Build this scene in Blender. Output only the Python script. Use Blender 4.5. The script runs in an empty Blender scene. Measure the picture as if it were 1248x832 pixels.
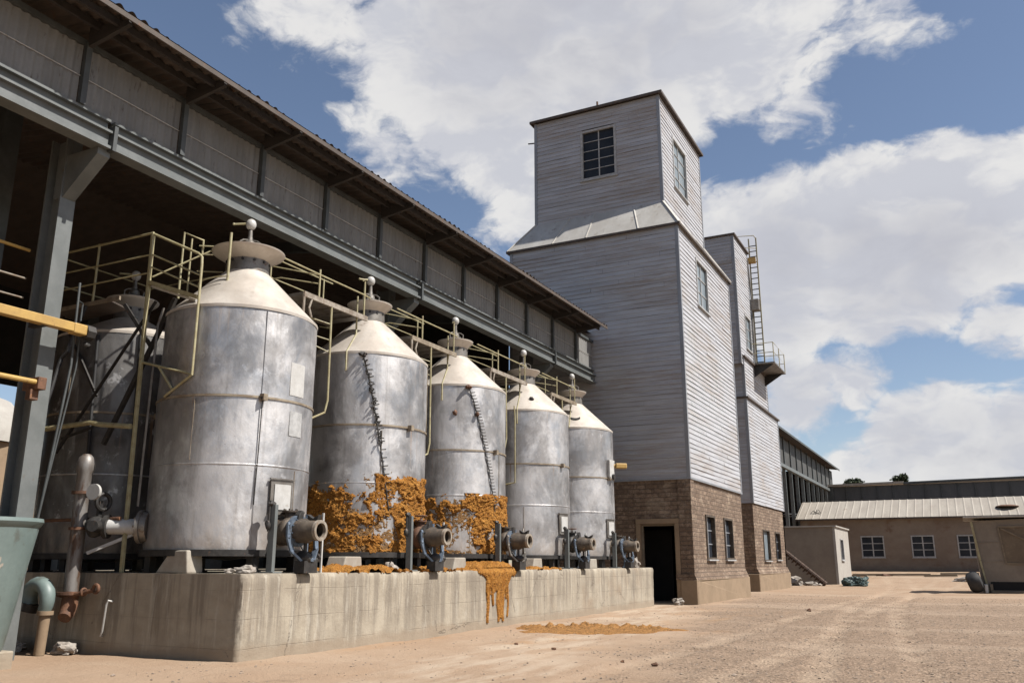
import bpy, bmesh, math, random
from mathutils import Vector, Matrix, noise
random.seed(7)
R = math.radians; PI = math.pi
SC = bpy.context.scene
COL = SC.collection
V = Vector

# ------------------------------------------------------------------ materials
def new_mat(name):
    m = bpy.data.materials.new(name); m.use_nodes = True
    nt = m.node_tree; nt.nodes.clear()
    out = nt.nodes.new('ShaderNodeOutputMaterial'); p = nt.nodes.new('ShaderNodeBsdfPrincipled')
    nt.links.new(p.outputs[0], out.inputs[0])
    return m, nt, p

class NT:
    def __init__(s, nt): s.nt = nt; s.N = nt.nodes; s.L = nt.links
    def _set(s, sock, v):
        if hasattr(v, 'is_output'): s.L.new(v, sock)
        elif isinstance(v, (tuple, list)) and len(v) == 3 and sock.type == 'RGBA': sock.default_value = (*v, 1)
        else: sock.default_value = v
    def math(s, op, a, b=0.0, c=None, clamp=False):
        n = s.N.new('ShaderNodeMath'); n.operation = op; n.use_clamp = clamp
        s._set(n.inputs[0], a); s._set(n.inputs[1], b)
        if c is not None: s._set(n.inputs[2], c)
        return n.outputs[0]
    def vmath(s, op, a, b=(0, 0, 0)):
        n = s.N.new('ShaderNodeVectorMath'); n.operation = op
        s._set(n.inputs[0], a); s._set(n.inputs[1], b)
        return n.outputs['Value'] if op in ('DOT_PRODUCT', 'LENGTH', 'DISTANCE') else n.outputs[0]
    def mix(s, f, a, b, blend='MIX'):
        n = s.N.new('ShaderNodeMix'); n.data_type = 'RGBA'; n.blend_type = blend
        s._set(n.inputs[0], f); s._set(n.inputs[6], a); s._set(n.inputs[7], b)
        return n.outputs[2]
    def noise(s, vec, scale, detail=5, rough=.6, dist=0.0):
        n = s.N.new('ShaderNodeTexNoise'); s._set(n.inputs['Vector'], vec)
        n.inputs['Scale'].default_value = scale; n.inputs['Detail'].default_value = detail
        n.inputs['Roughness'].default_value = rough; n.inputs['Distortion'].default_value = dist
        return n.outputs[0]
    def voro(s, vec, scale, feature='F1', out=0):
        n = s.N.new('ShaderNodeTexVoronoi'); n.feature = feature; s._set(n.inputs['Vector'], vec)
        n.inputs['Scale'].default_value = scale
        return n.outputs[out]
    def smooth(s, v, a, b, lo=0.0, hi=1.0):
        n = s.N.new('ShaderNodeMapRange'); n.interpolation_type = 'SMOOTHSTEP'
        s._set(n.inputs[0], v); n.inputs[1].default_value = a; n.inputs[2].default_value = b
        n.inputs[3].default_value = lo; n.inputs[4].default_value = hi
        return n.outputs[0]
    def pos(s, stretch=(1, 1, 1)):
        g = s.N.new('ShaderNodeNewGeometry')
        return g.outputs['Position'] if stretch == (1, 1, 1) else s.vmath('MULTIPLY', g.outputs['Position'], stretch)
    def xyz(s, vec):
        n = s.N.new('ShaderNodeSeparateXYZ'); s.L.new(vec, n.inputs[0]); return n.outputs
    def bump(s, p, h, strength=.5, dist=.02):
        n = s.N.new('ShaderNodeBump'); n.inputs['Strength'].default_value = strength
        n.inputs['Distance'].default_value = dist; s._set(n.inputs['Height'], h)
        s.L.new(n.outputs[0], p.inputs['Normal'])

def mk(name, c1, c2=None, rough=.6, rough2=None, metal=0.0, scale=3, stretch=(1, 1, 1), lo=.35, hi=.65,
       c3=None, s3=6, st3=(1, 1, 1), lo3=.55, hi3=.7, bump=.2, bscale=40, bst=(1, 1, 1), bdist=.01, spec=.5):
    A_ = .55 if max(c1) > .1 else .65
    c1 = tuple(q * A_ for q in c1); c2 = tuple(q * A_ for q in c2) if c2 else None; c3 = tuple(q * A_ for q in c3) if c3 else None
    m, nt, p = new_mat(name); t = NT(nt)
    c2 = c2 or tuple(x * .7 for x in c1)
    n1 = t.smooth(t.noise(t.pos(stretch), scale, 7, .62), lo, hi)
    col = t.mix(n1, c1, c2)
    fine = t.noise(t.pos(), scale * 9, 3, .6)
    col = t.mix(t.smooth(fine, .3, .7, 0, .3), col, tuple(x * .7 for x in c1))
    if c3:
        col = t.mix(t.smooth(t.noise(t.pos(st3), s3, 8, .68), lo3, hi3), col, c3)
    nt.links.new(col, p.inputs['Base Color'])
    if rough2 is None: p.inputs['Roughness'].default_value = rough
    else: nt.links.new(t.smooth(t.noise(t.pos(stretch), scale * 1.7, 5, .6), .3, .7, rough, rough2), p.inputs['Roughness'])
    p.inputs['Metallic'].default_value = metal
    p.inputs['Specular IOR Level'].default_value = spec
    if bump: t.bump(p, t.noise(t.pos(bst), bscale, 5, .6), bump, bdist)
    return m

M = {}
def galv(name, a, b, metal=.9):
    m, nt, p = new_mat(name); t = NT(nt)
    big = t.smooth(t.noise(t.pos((1, 1, .7)), .9, 9, .66, .4), .40, .60)
    col = t.mix(big, a, b)
    streak = t.smooth(t.noise(t.pos((4, 4, .22)), 1.3, 6, .65), .50, .72)
    col = t.mix(t.math('MULTIPLY', streak, .45), col, (.19, .175, .16))
    patch = t.smooth(t.noise(t.pos((1, 1, .9)), 2.3, 10, .72, .2), .57, .66)
    col = t.mix(t.math('MULTIPLY', patch, .45), col, (.66, .655, .65))
    z = t.xyz(t.pos())[2]
    dust = t.math('MULTIPLY', t.smooth(z, 1.55, 2.6, 1, 0), t.smooth(t.noise(t.pos((2, 2, .7)), 2.3, 7, .7), .35, .62))
    col = t.mix(t.math('MULTIPLY', dust, .5), col, (.24, .185, .135))
    run = t.math('MULTIPLY', t.smooth(t.noise(t.pos((9, 9, .12)), 1.5, 5, .6), .60, .70), t.math('MULTIPLY', t.smooth(z, 2.9, 4.0), t.smooth(z, 4.05, 4.07, 1, 0)))
    col = t.mix(t.math('MULTIPLY', run, .6), col, (.20, .115, .06))
    run2 = t.math('MULTIPLY', t.smooth(t.noise(t.pos((7, 7, .12)), 1.7, 5, .6), .58, .70), t.smooth(z, 4.6, 5.6))
    col = t.mix(t.math('MULTIPLY', run2, .45), col, (.20, .13, .08))
    spots = t.smooth(t.noise(t.pos(), 20, 5, .65), .68, .72)
    col = t.mix(t.math('MULTIPLY', spots, .6), col, (.10, .07, .055))
    scr = t.smooth(t.math('ABSOLUTE', t.math('SUBTRACT', t.noise(t.pos((1, 1, 2.5)), 3.5, 4, .5, 1.5), .5)), 0, .006, .35, 0)
    col = t.mix(t.math('MULTIPLY', scr, patch), col, (.75, .74, .72))
    nt.links.new(col, p.inputs['Base Color'])
    nt.links.new(t.math('SUBTRACT', metal, t.math('ADD', t.math('MULTIPLY', dust, .6), t.math('MULTIPLY', t.math('ADD', run, run2), .5))), p.inputs['Metallic'])
    nt.links.new(t.smooth(t.noise(t.pos((1, 1, .8)), 1.5, 9, .72, .3), .36, .64, .40, .64), p.inputs['Roughness'])
    h = t.math('ADD', t.noise(t.pos((1, 1, .6)), 4, 4, .5), t.math('MULTIPLY', t.noise(t.pos(), 60, 3, .6), .10))
    t.bump(p, h, .35, .035)
    return m
M['galv'] = galv('galvanised_shell', (.50, .49, .485), (.29, .28, .275), .9)
M['galv_shaded'] = galv('shaded_shell', (.17, .165, .16), (.09, .085, .08), .7)  # darker copy of the shell metal, rear tank's shade put into its colour
M['cone'] = mk('dusty_cone_metal', (.92, .84, .74), (.76, .67, .57), rough=.42, rough2=.6, metal=.35, scale=1.6, stretch=(1, 1, .5),
               c3=(.42, .33, .25), s3=3, lo3=.6, hi3=.75, bump=.25, bscale=6, bdist=.02)
M['dull_metal'] = mk('dull_weathered_metal', (.40, .37, .33), (.25, .22, .19), rough=.5, metal=.6, scale=4, c3=(.2, .11, .06), s3=7)
M['band'] = mk('band_steel', (.55, .46, .34), (.34, .26, .18), rough=.55, metal=.4, scale=6)
M['white_metal'] = mk('white_painted_metal', (.78, .77, .74), (.62, .6, .56), rough=.45, scale=4, c3=(.45, .38, .3), lo3=.62)
M['dark_hole'] = mk('dark_recess', (.015, .013, .012), (.01, .01, .01), rough=.9, bump=0)
M['valve'] = mk('valve_grey_brown', (.17, .135, .10), (.085, .065, .05), rough=.5, rough2=.7, metal=.25, scale=5, c3=(.32, .2, .12), s3=9, lo3=.58)
M['valve_light'] = mk('valve_cream', (.50, .44, .36), (.27, .21, .155), rough=.5, scale=6, c3=(.3, .2, .13), s3=9)
M['blue_steel'] = mk('blue_grey_steel', (.26, .33, .42), (.15, .19, .25), rough=.45, metal=.4, scale=8, c3=(.1, .07, .05), s3=14, lo3=.55)
M['dark_steel'] = mk('dark_grimy_steel', (.06, .055, .05), (.03, .027, .025), rough=.6, metal=.3, scale=8, c3=(.14, .08, .05), s3=11, lo3=.6)
M['rust'] = mk('rusty_pipe', (.24, .11, .055), (.12, .06, .035), rough=.8, scale=6, c3=(.38, .17, .07), s3=13, lo3=.55, bump=.5)
M['rust_grey'] = mk('pipe_grey_to_rust', (.36, .34, .32), (.22, .18, .15), rough=.5, metal=.3, scale=4, stretch=(2, 2, .5), c3=(.16, .09, .055), s3=3, st3=(2, 2, .5), lo3=.52, hi3=.62)
M['yellow'] = mk('yellow_paint', (.72, .46, .13), (.58, .36, .11), rough=.5, scale=4, c3=(.3, .16, .07), s3=8, lo3=.62)
M['cream_rail'] = mk('pale_yellow_rail', (.56, .51, .30), (.42, .35, .18), rough=.55, scale=7, c3=(.25, .15, .09), s3=12, lo3=.57)
M['teal'] = mk('teal_bin_paint', (.26, .335, .315), (.205, .27, .255), rough=.5, scale=2, c3=(.15, .17, .15), s3=3, lo3=.55, bump=.15, bscale=6)
M['steel_grey'] = mk('grey_green_steel_paint', (.225, .24, .235), (.17, .185, .18), rough=.5, scale=2.5, c3=(.2, .16, .12), s3=6, lo3=.64, bump=.1)
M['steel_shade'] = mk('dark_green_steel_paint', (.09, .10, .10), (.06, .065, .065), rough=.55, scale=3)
M['cladding'] = mk('pale_corrugated_cladding', (.34, .335, .32), (.25, .245, .23), rough=.6, metal=.1, scale=2.2, stretch=(1, 1, .3), c3=(.12, .1, .08), s3=5, st3=(2, 2, .5), lo3=.58, bump=.15)
M['roof_rust'] = mk('rusty_roof_sheet', (.13, .10, .08), (.09, .068, .055), rough=.75, scale=3, c3=(.17, .085, .045), s3=8, lo3=.55, bump=.3)
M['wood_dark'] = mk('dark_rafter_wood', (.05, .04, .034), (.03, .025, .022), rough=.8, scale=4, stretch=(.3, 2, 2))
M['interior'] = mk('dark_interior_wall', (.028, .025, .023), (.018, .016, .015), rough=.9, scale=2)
M['cladding_dim'] = mk('dull_grey_cladding', (.12, .12, .115), (.09, .09, .085), rough=.6, scale=.6)
M['glass'] = mk('dark_window_glass', (.025, .03, .04), (.04, .045, .055), rough=.3, scale=1.5, bump=.03, bscale=3, spec=.18)
M['glass_pale'] = mk('dusty_pale_glass', (.36, .42, .46), (.26, .32, .36), rough=.3, scale=2.5)
M['frame'] = mk('window_frame_paint', (.66, .66, .65), (.46, .46, .45), rough=.6, scale=6)
M['trim'] = mk('corner_trim_metal', (.47, .49, .52), (.38, .39, .41), rough=.5, metal=.3, scale=2, stretch=(1, 1, .3), c3=(.3, .25, .2), lo3=.63)
M['roof_dark'] = mk('dark_brown_roof_edge', (.14, .11, .09), (.09, .07, .06), rough=.7, scale=4, c3=(.2, .12, .07))
M['skirt'] = mk('pale_tin_skirt_roof', (.86, .83, .76), (.70, .66, .59), rough=.55, metal=.25, scale=1.2, stretch=(1, .6, .6), c3=(.45, .39, .32), s3=2.5, lo3=.55, bump=.15, bscale=5)
M['plaster'] = mk('tan_plaster', (.42, .30, .19), (.35, .25, .155), rough=.9, scale=1.5, c3=(.28, .19, .12), s3=3, lo3=.58, bump=.3, bscale=20)
M['plaster_wall'] = mk('weathered_tan_wall', (.36, .29, .225), (.29, .22, .165), rough=.9, scale=.5, stretch=(1, 1, 1.4), c3=(.24, .15, .10), s3=.9, lo3=.52, hi3=.72, bump=.3, bscale=8, bdist=.03)
M['hut'] = mk('grey_beige_render', (.36, .305, .24), (.29, .24, .19), rough=.85, scale=.9, c3=(.25, .21, .17), s3=2, lo3=.62)
M['hut_pale'] = mk('pale_board_lit_wall', (.58, .55, .49), (.5, .46, .41), rough=.8, scale=1.5)
M['tin_roof'] = mk('pale_tin_roof', (.60, .54, .45), (.50, .44, .365), rough=.55, metal=.15, scale=.6, stretch=(3, .4, 1), c3=(.42, .33, .26), s3=1.5, lo3=.62)
M['grey_band'] = mk('grey_clerestory', (.115, .12, .125), (.085, .09, .095), rough=.55, scale=.5, stretch=(2, 1, 1))
M['block'] = mk('pale_concrete_block', (.52, .47, .39), (.43, .37, .30), rough=.9, scale=5, bump=.4, bscale=18)
M['stone'] = mk('pale_stone', (.55, .50, .44), (.42, .36, .30), rough=.9, scale=9, bump=.6, bscale=20)
M['rubber'] = mk('black_rubber', (.02, .02, .022), (.035, .033, .033), rough=.7, scale=4)
M['tarp'] = mk('dark_green_tarp', (.09, .15, .14), (.05, .08, .08), rough=.6, scale=3)
M['plank'] = mk('weathered_plank', (.36, .29, .20), (.25, .19, .13), rough=.85, scale=3, stretch=(.4, 3, 3))
M['board_panel'] = mk('brown_patch_board', (.25, .19, .125), (.19, .14, .09), rough=.8, scale=1.5, c3=(.31, .24, .16), s3=2)
M['leaf'] = mk('tree_leaves', (.06, .085, .03), (.035, .055, .02), rough=.7, scale=1)
M['bark'] = mk('tree_bark', (.14, .10, .07), (.09, .065, .05), rough=.9, scale=4)

def residue(name, a, b, c):
    m, nt, p = new_mat(name); t = NT(nt)
    col = t.mix(t.smooth(t.noise(t.pos(), 6, 9, .75), .38, .60), a, b)
    col = t.mix(t.smooth(t.noise(t.pos(), 14, 8, .8), .50, .62), col, c)
    col = t.mix(t.smooth(t.noise(t.pos((1, 1, 1.4)), 31, 6, .8), .54, .62), col, tuple(q * .45 for q in c))
    col = t.mix(t.smooth(t.noise(t.pos(), 11, 9, .8), .60, .68), col, (.62, .42, .19))
    nt.links.new(col, p.inputs['Base Color']); p.inputs['Roughness'].default_value = .95; p.inputs['Specular IOR Level'].default_value = .15
    h = t.math('ADD', t.noise(t.pos(), 30, 8, .8), t.math('MULTIPLY', t.voro(t.pos(), 42), .5))
    t.bump(p, h, 1.0, .05); return m
M['rust_dark'] = mk('dark_rusty_iron', (.13, .075, .05), (.075, .045, .032), rough=.85, scale=4, bump=.4)
M['rust_run'] = mk('rust_run', (.35, .18, .08), (.25, .12, .05), rough=.9)
M['residue'] = residue('orange_residue', (.42, .20, .045), (.31, .13, .025), (.17, .075, .022))
M['residue_film'] = residue('orange_dust_film', (.30, .17, .07), (.22, .13, .06), (.13, .08, .045))
M['residue_dirt'] = residue('orange_dirt', (.40, .205, .07), (.31, .155, .055), (.11, .065, .03))

def siding_mat(name, a, b, brown):
    m, nt, p = new_mat(name); t = NT(nt)
    x, y, z = t.xyz(t.pos())
    board = t.math('FLOOR', t.math('DIVIDE', z, .18))
    comb = nt.nodes.new('ShaderNodeCombineXYZ')
    nt.links.new(t.math('MULTIPLY', t.math('ADD', x, y), .25), comb.inputs[0]); nt.links.new(t.math('MULTIPLY', board, 3.7), comb.inputs[1])
    perb = t.noise(comb.outputs[0], 1.0, 4, .6)
    col = t.mix(t.smooth(perb, .3, .7), a, b)
    st = t.noise(t.pos((.5, .5, 9)), 1.3, 8, .7)
    col = t.mix(t.math('MULTIPLY', t.smooth(st, .47, .66), .6), col, tuple(q * .62 for q in a))
    big = t.smooth(t.noise(t.pos((.22, .22, .9)), 1.0, 5, .6), .44, .62)
    br = t.math('MULTIPLY', big, t.smooth(t.noise(t.pos((.8, .8, 12)), 1.1, 6, .7), .38, .60))
    col = t.mix(t.math('MULTIPLY', br, .7), col, brown)
    chip = t.smooth(t.noise(t.pos((2, 2, 10)), 2.6, 7, .75), .60, .66)
    col = t.mix(t.math('MULTIPLY', chip, .6), col, (.85, .86, .88))
    col = t.mix(1.0, col, (.565, .575, .595), 'MULTIPLY')
    nt.links.new(col, p.inputs['Base Color'])
    p.inputs['Metallic'].default_value = .15
    nt.links.new(t.smooth(perb, .3, .7, .5, .72), p.inputs['Roughness'])
    t.bump(p, t.noise(t.pos((1.5, 1.5, 14)), 3, 6, .7), .4, .012)
    return m
M['siding'] = siding_mat('silver_clapboard', (.70, .695, .70), (.56, .555, .56), (.46, .385, .32))

def brick_mat():
    m, nt, p = new_mat('rough_brown_brick'); t = NT(nt)
    x, y, z = t.xyz(t.pos())
    c = nt.nodes.new('ShaderNodeCombineXYZ')
    wob = t.math('MULTIPLY', t.noise(t.pos(), 2.2, 3, .5), .05)
    nt.links.new(t.math('ADD', x, y), c.inputs[0]); nt.links.new(t.math('ADD', z, wob), c.inputs[1])
    b = nt.nodes.new('ShaderNodeTexBrick'); nt.links.new(c.outputs[0], b.inputs['Vector'])
    b.inputs['Scale'].default_value = 1; b.inputs['Brick Width'].default_value = .46; b.inputs['Row Height'].default_value = .155
    b.inputs['Mortar Size'].default_value = .014; b.inputs['Mortar Smooth'].default_value = .5; b.inputs['Bias'].default_value = 0
    b.inputs['Color1'].default_value = (.34, .25, .185, 1); b.inputs['Color2'].default_value = (.19, .13, .09, 1); b.inputs['Mortar'].default_value = (.15, .115, .09, 1)
    n = t.noise(t.pos(), 9, 8, .72)
    col = t.mix(t.smooth(n, .35, .65), b.outputs['Color'], (.13, .09, .065))
    col = t.mix(t.smooth(t.noise(t.pos((1, 1, 1.5)), 1.1, 6, .7), .52, .68, 0, .6), col, (.43, .35, .27))
    col = t.mix(1.0, col, (.86, .835, .79), 'MULTIPLY')
    nt.links.new(col, p.inputs['Base Color']); p.inputs['Roughness'].default_value = .92
    h = t.math('SUBTRACT', t.math('MULTIPLY', n, 1.5), t.math('MULTIPLY', b.outputs['Fac'], .8))
    h = t.math('ADD', h, t.math('MULTIPLY', t.noise(t.pos(), 3, 3, .5), .6))
    t.bump(p, h, 1.0, .06); return m
M['brick'] = brick_mat()

def concrete_mat():
    m, nt, p = new_mat('stained_concrete'); t = NT(nt)
    x, y, z = t.xyz(t.pos())
    base = t.mix(t.smooth(t.noise(t.pos((1, 1, 1.5)), 1.3, 8, .7), .35, .65), (.52, .465, .37), (.40, .35, .275))
    st = t.smooth(t.noise(t.pos((2.6, 2.6, .16)), 1.3, 8, .70), .44, .58)
    top = t.smooth(t.math('ADD', z, t.math('MULTIPLY', t.noise(t.pos((2, 2, .3)), 1.7, 4, .6), 1.6)), .7, 1.5)
    col = t.mix(t.math('MULTIPLY', t.math('MULTIPLY', st, top), .7), base, (.235, .20, .16))
    wh = t.math('MULTIPLY', t.smooth(t.noise(t.pos((4, 4, .5)), 1.9, 7, .7), .54, .66), .55)
    col = t.mix(wh, col, (.62, .585, .50))
    br = t.smooth(t.noise(t.pos(), .9, 5, .6), .55, .75, 0, .5)
    col = t.mix(br, col, (.33, .24, .16))
    damp = t.smooth(t.math('ADD', z, t.math('MULTIPLY', t.noise(t.pos(), 2.5, 5, .6), .35)), .28, .42, .6, 0)
    col = t.mix(damp, col, (.36, .28, .20))
    f = t.math('FRACT', t.math('DIVIDE', t.math('ADD', z, t.math('MULTIPLY', t.noise(t.pos(), .8, 3, .5), .05)), .41))
    line = t.smooth(t.math('ABSOLUTE', t.math('SUBTRACT', f, .5)), 0, .014, 1, 0)
    line = t.math('MULTIPLY', line, t.smooth(t.noise(t.pos((.6, .6, .2)), 1.5, 4, .6), .38, .55))
    col = t.mix(t.math('MULTIPLY', line, .45), col, (.2, .16, .12))
    # cracks
    ck = t.voro(t.vmath('ADD', t.pos((.8, .8, .45)), t.vmath('MULTIPLY', (1, 1, 1), (0, 0, 0))), .9, 'DISTANCE_TO_EDGE')
    ckn = t.math('ADD', ck, t.math('MULTIPLY', t.math('SUBTRACT', t.noise(t.pos(), 4, 5, .7), .5), .12))
    crack = t.math('MULTIPLY', t.smooth(t.math('ABSOLUTE', ckn), 0, .006, 1, 0), t.smooth(t.noise(t.pos(), .7, 2, .5), .5, .56))
    col = t.mix(t.math('MULTIPLY', crack, .6), col, (.14, .11, .085))
    col = t.mix(1.0, col, (.575, .56, .54), 'MULTIPLY')
    nt.links.new(col, p.inputs['Base Color']); p.inputs['Roughness'].default_value = .88
    h = t.math('SUBTRACT', t.noise(t.pos(), 14, 7, .65), t.math('ADD', t.math('MULTIPLY', line, .7), crack))
    t.bump(p, h, .5, .02); return m
M['concrete'] = concrete_mat()

def ground_mat():
    m, nt, p = new_mat('dry_dirt_ground'); t = NT(nt)
    x, y, z = t.xyz(t.pos())
    n1 = t.smooth(t.noise(t.pos(), .35, 8, .65), .35, .65)
    col = t.mix(n1, (.47, .355, .255), (.43, .31, .215))
    # pale compacted track running diagonally past the plinth
    d = t.math('ADD', t.math('MULTIPLY', x, .93), t.math('MULTIPLY', y, .16))
    d = t.math('ADD', d, t.math('MULTIPLY', t.math('SUBTRACT', t.noise(t.pos(), .45, 5, .6), .5), 4.5))
    track = t.smooth(t.math('ABSOLUTE', t.math('ADD', d, 3.9)), .2, 1.7, 1, 0)
    streak = t.smooth(t.noise(t.pos((1.6, .35, 1)), 1.5, 7, .65), .40, .60)
    col = t.mix(t.math('MULTIPLY', t.math('MULTIPLY', track, streak), .85), col, (.60, .50, .39))
    tr = None
    for k_, off in enumerate((0, 1.55, 3.1, 4.4)):
        e = t.math('ADD', t.math('MULTIPLY', y, -.045 * (1 if k_ < 2 else -1.2)), t.math('MULTIPLY', t.math('SINE', t.math('MULTIPLY_ADD', y, .13, float(k_ // 2))), -.35))
        e = t.math('ADD', t.math('ADD', x, e), 4.9 - off + .36 * (1 if k_ < 2 else -1.2))
        e = t.smooth(t.math('ABSOLUTE', e), .12, .30, 1, 0); tr = e if tr is None else t.math('MAXIMUM', tr, e)
    tr = t.math('MULTIPLY', tr, t.smooth(t.noise(t.pos(), .8, 4, .6), .40, .58))
    # gravel field to the right: greyer, speckled
    g = t.smooth(t.math('ADD', d, t.math('MULTIPLY', t.noise(t.pos(), 1.6, 5, .7), 1.5)), -1.9, -.6)
    sp = t.noise(t.pos(), 26, 4, .75)
    gc = t.mix(t.smooth(sp, .38, .58), (.44, .34, .255), (.22, .16, .115))
    vo = t.voro(t.pos(), 19, 'F1', 1)
    gc = t.mix(.35, gc, t.xyz(vo)[0], 'OVERLAY')
    far = t.smooth(y, 30, 46, 1, 0)
    col = t.mix(t.math('MULTIPLY', t.math('MULTIPLY', g, far), .8), col, gc)
    col = t.mix(t.math('MULTIPLY', tr, .42), col, (.57, .46, .345))
    oil = t.smooth(t.noise(t.pos((1, .7, 1)), .55, 7, .72), .60, .68, 0, .5)
    col = t.mix(oil, col, (.27, .195, .14))
    orange = t.math('MULTIPLY', t.smooth(t.noise(t.pos((1, .5, 1)), .9, 6, .7), .52, .7), t.smooth(t.math('ABSOLUTE', t.math('SUBTRACT', y, 20)), 4, 13, .5, 0))
    col = t.mix(t.math('MULTIPLY', orange, t.smooth(x, -3, -7, 0, 1)), col, (.47, .27, .12))
    dk = t.smooth(t.noise(t.pos(), 7, 6, .7), .60, .70, 0, .35)
    col = t.mix(dk, col, (.28, .20, .145))
    fd = t.smooth(t.noise(t.pos((.5, 1, 1)), .22, 5, .6), .5, .62, 0, .35)
    col = t.mix(fd, col, (.58, .47, .36))
    col = t.mix(1.0, col, (.62, .595, .57), 'MULTIPLY')
    nt.links.new(col, p.inputs['Base Color']); p.inputs['Roughness'].default_value = .95
    p.inputs['Specular IOR Level'].default_value = .2
    h = t.math('ADD', t.noise(t.pos(), 24, 5, .75), t.math('MULTIPLY', t.noise(t.pos(), 5, 5, .6), 1.2))
    h = t.math('ADD', h, t.math('MULTIPLY', t.math('MULTIPLY', g, t.voro(t.pos(), 24)), .8))
    t.bump(p, h, .7, .035); return m
M['ground'] = ground_mat()

# ------------------------------------------------------------------ mesh helper
WL = {}
def wloc(o): return WL.get(o.name, V((0, 0, 0)))
def thing(name, label, cat, loc, group=None):
    o = bpy.data.objects.new(name, None); COL.objects.link(o); o.location = loc; o.empty_display_size = .3
    WL[o.name] = V(loc); o['label'] = label; o['category'] = cat
    if group: o['group'] = group
    return o
def tag(o, label, cat, group=None, kind=None):
    o['label'] = label
    if cat: o['category'] = cat
    if group: o['group'] = group
    if kind: o['kind'] = kind
    return o

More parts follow.
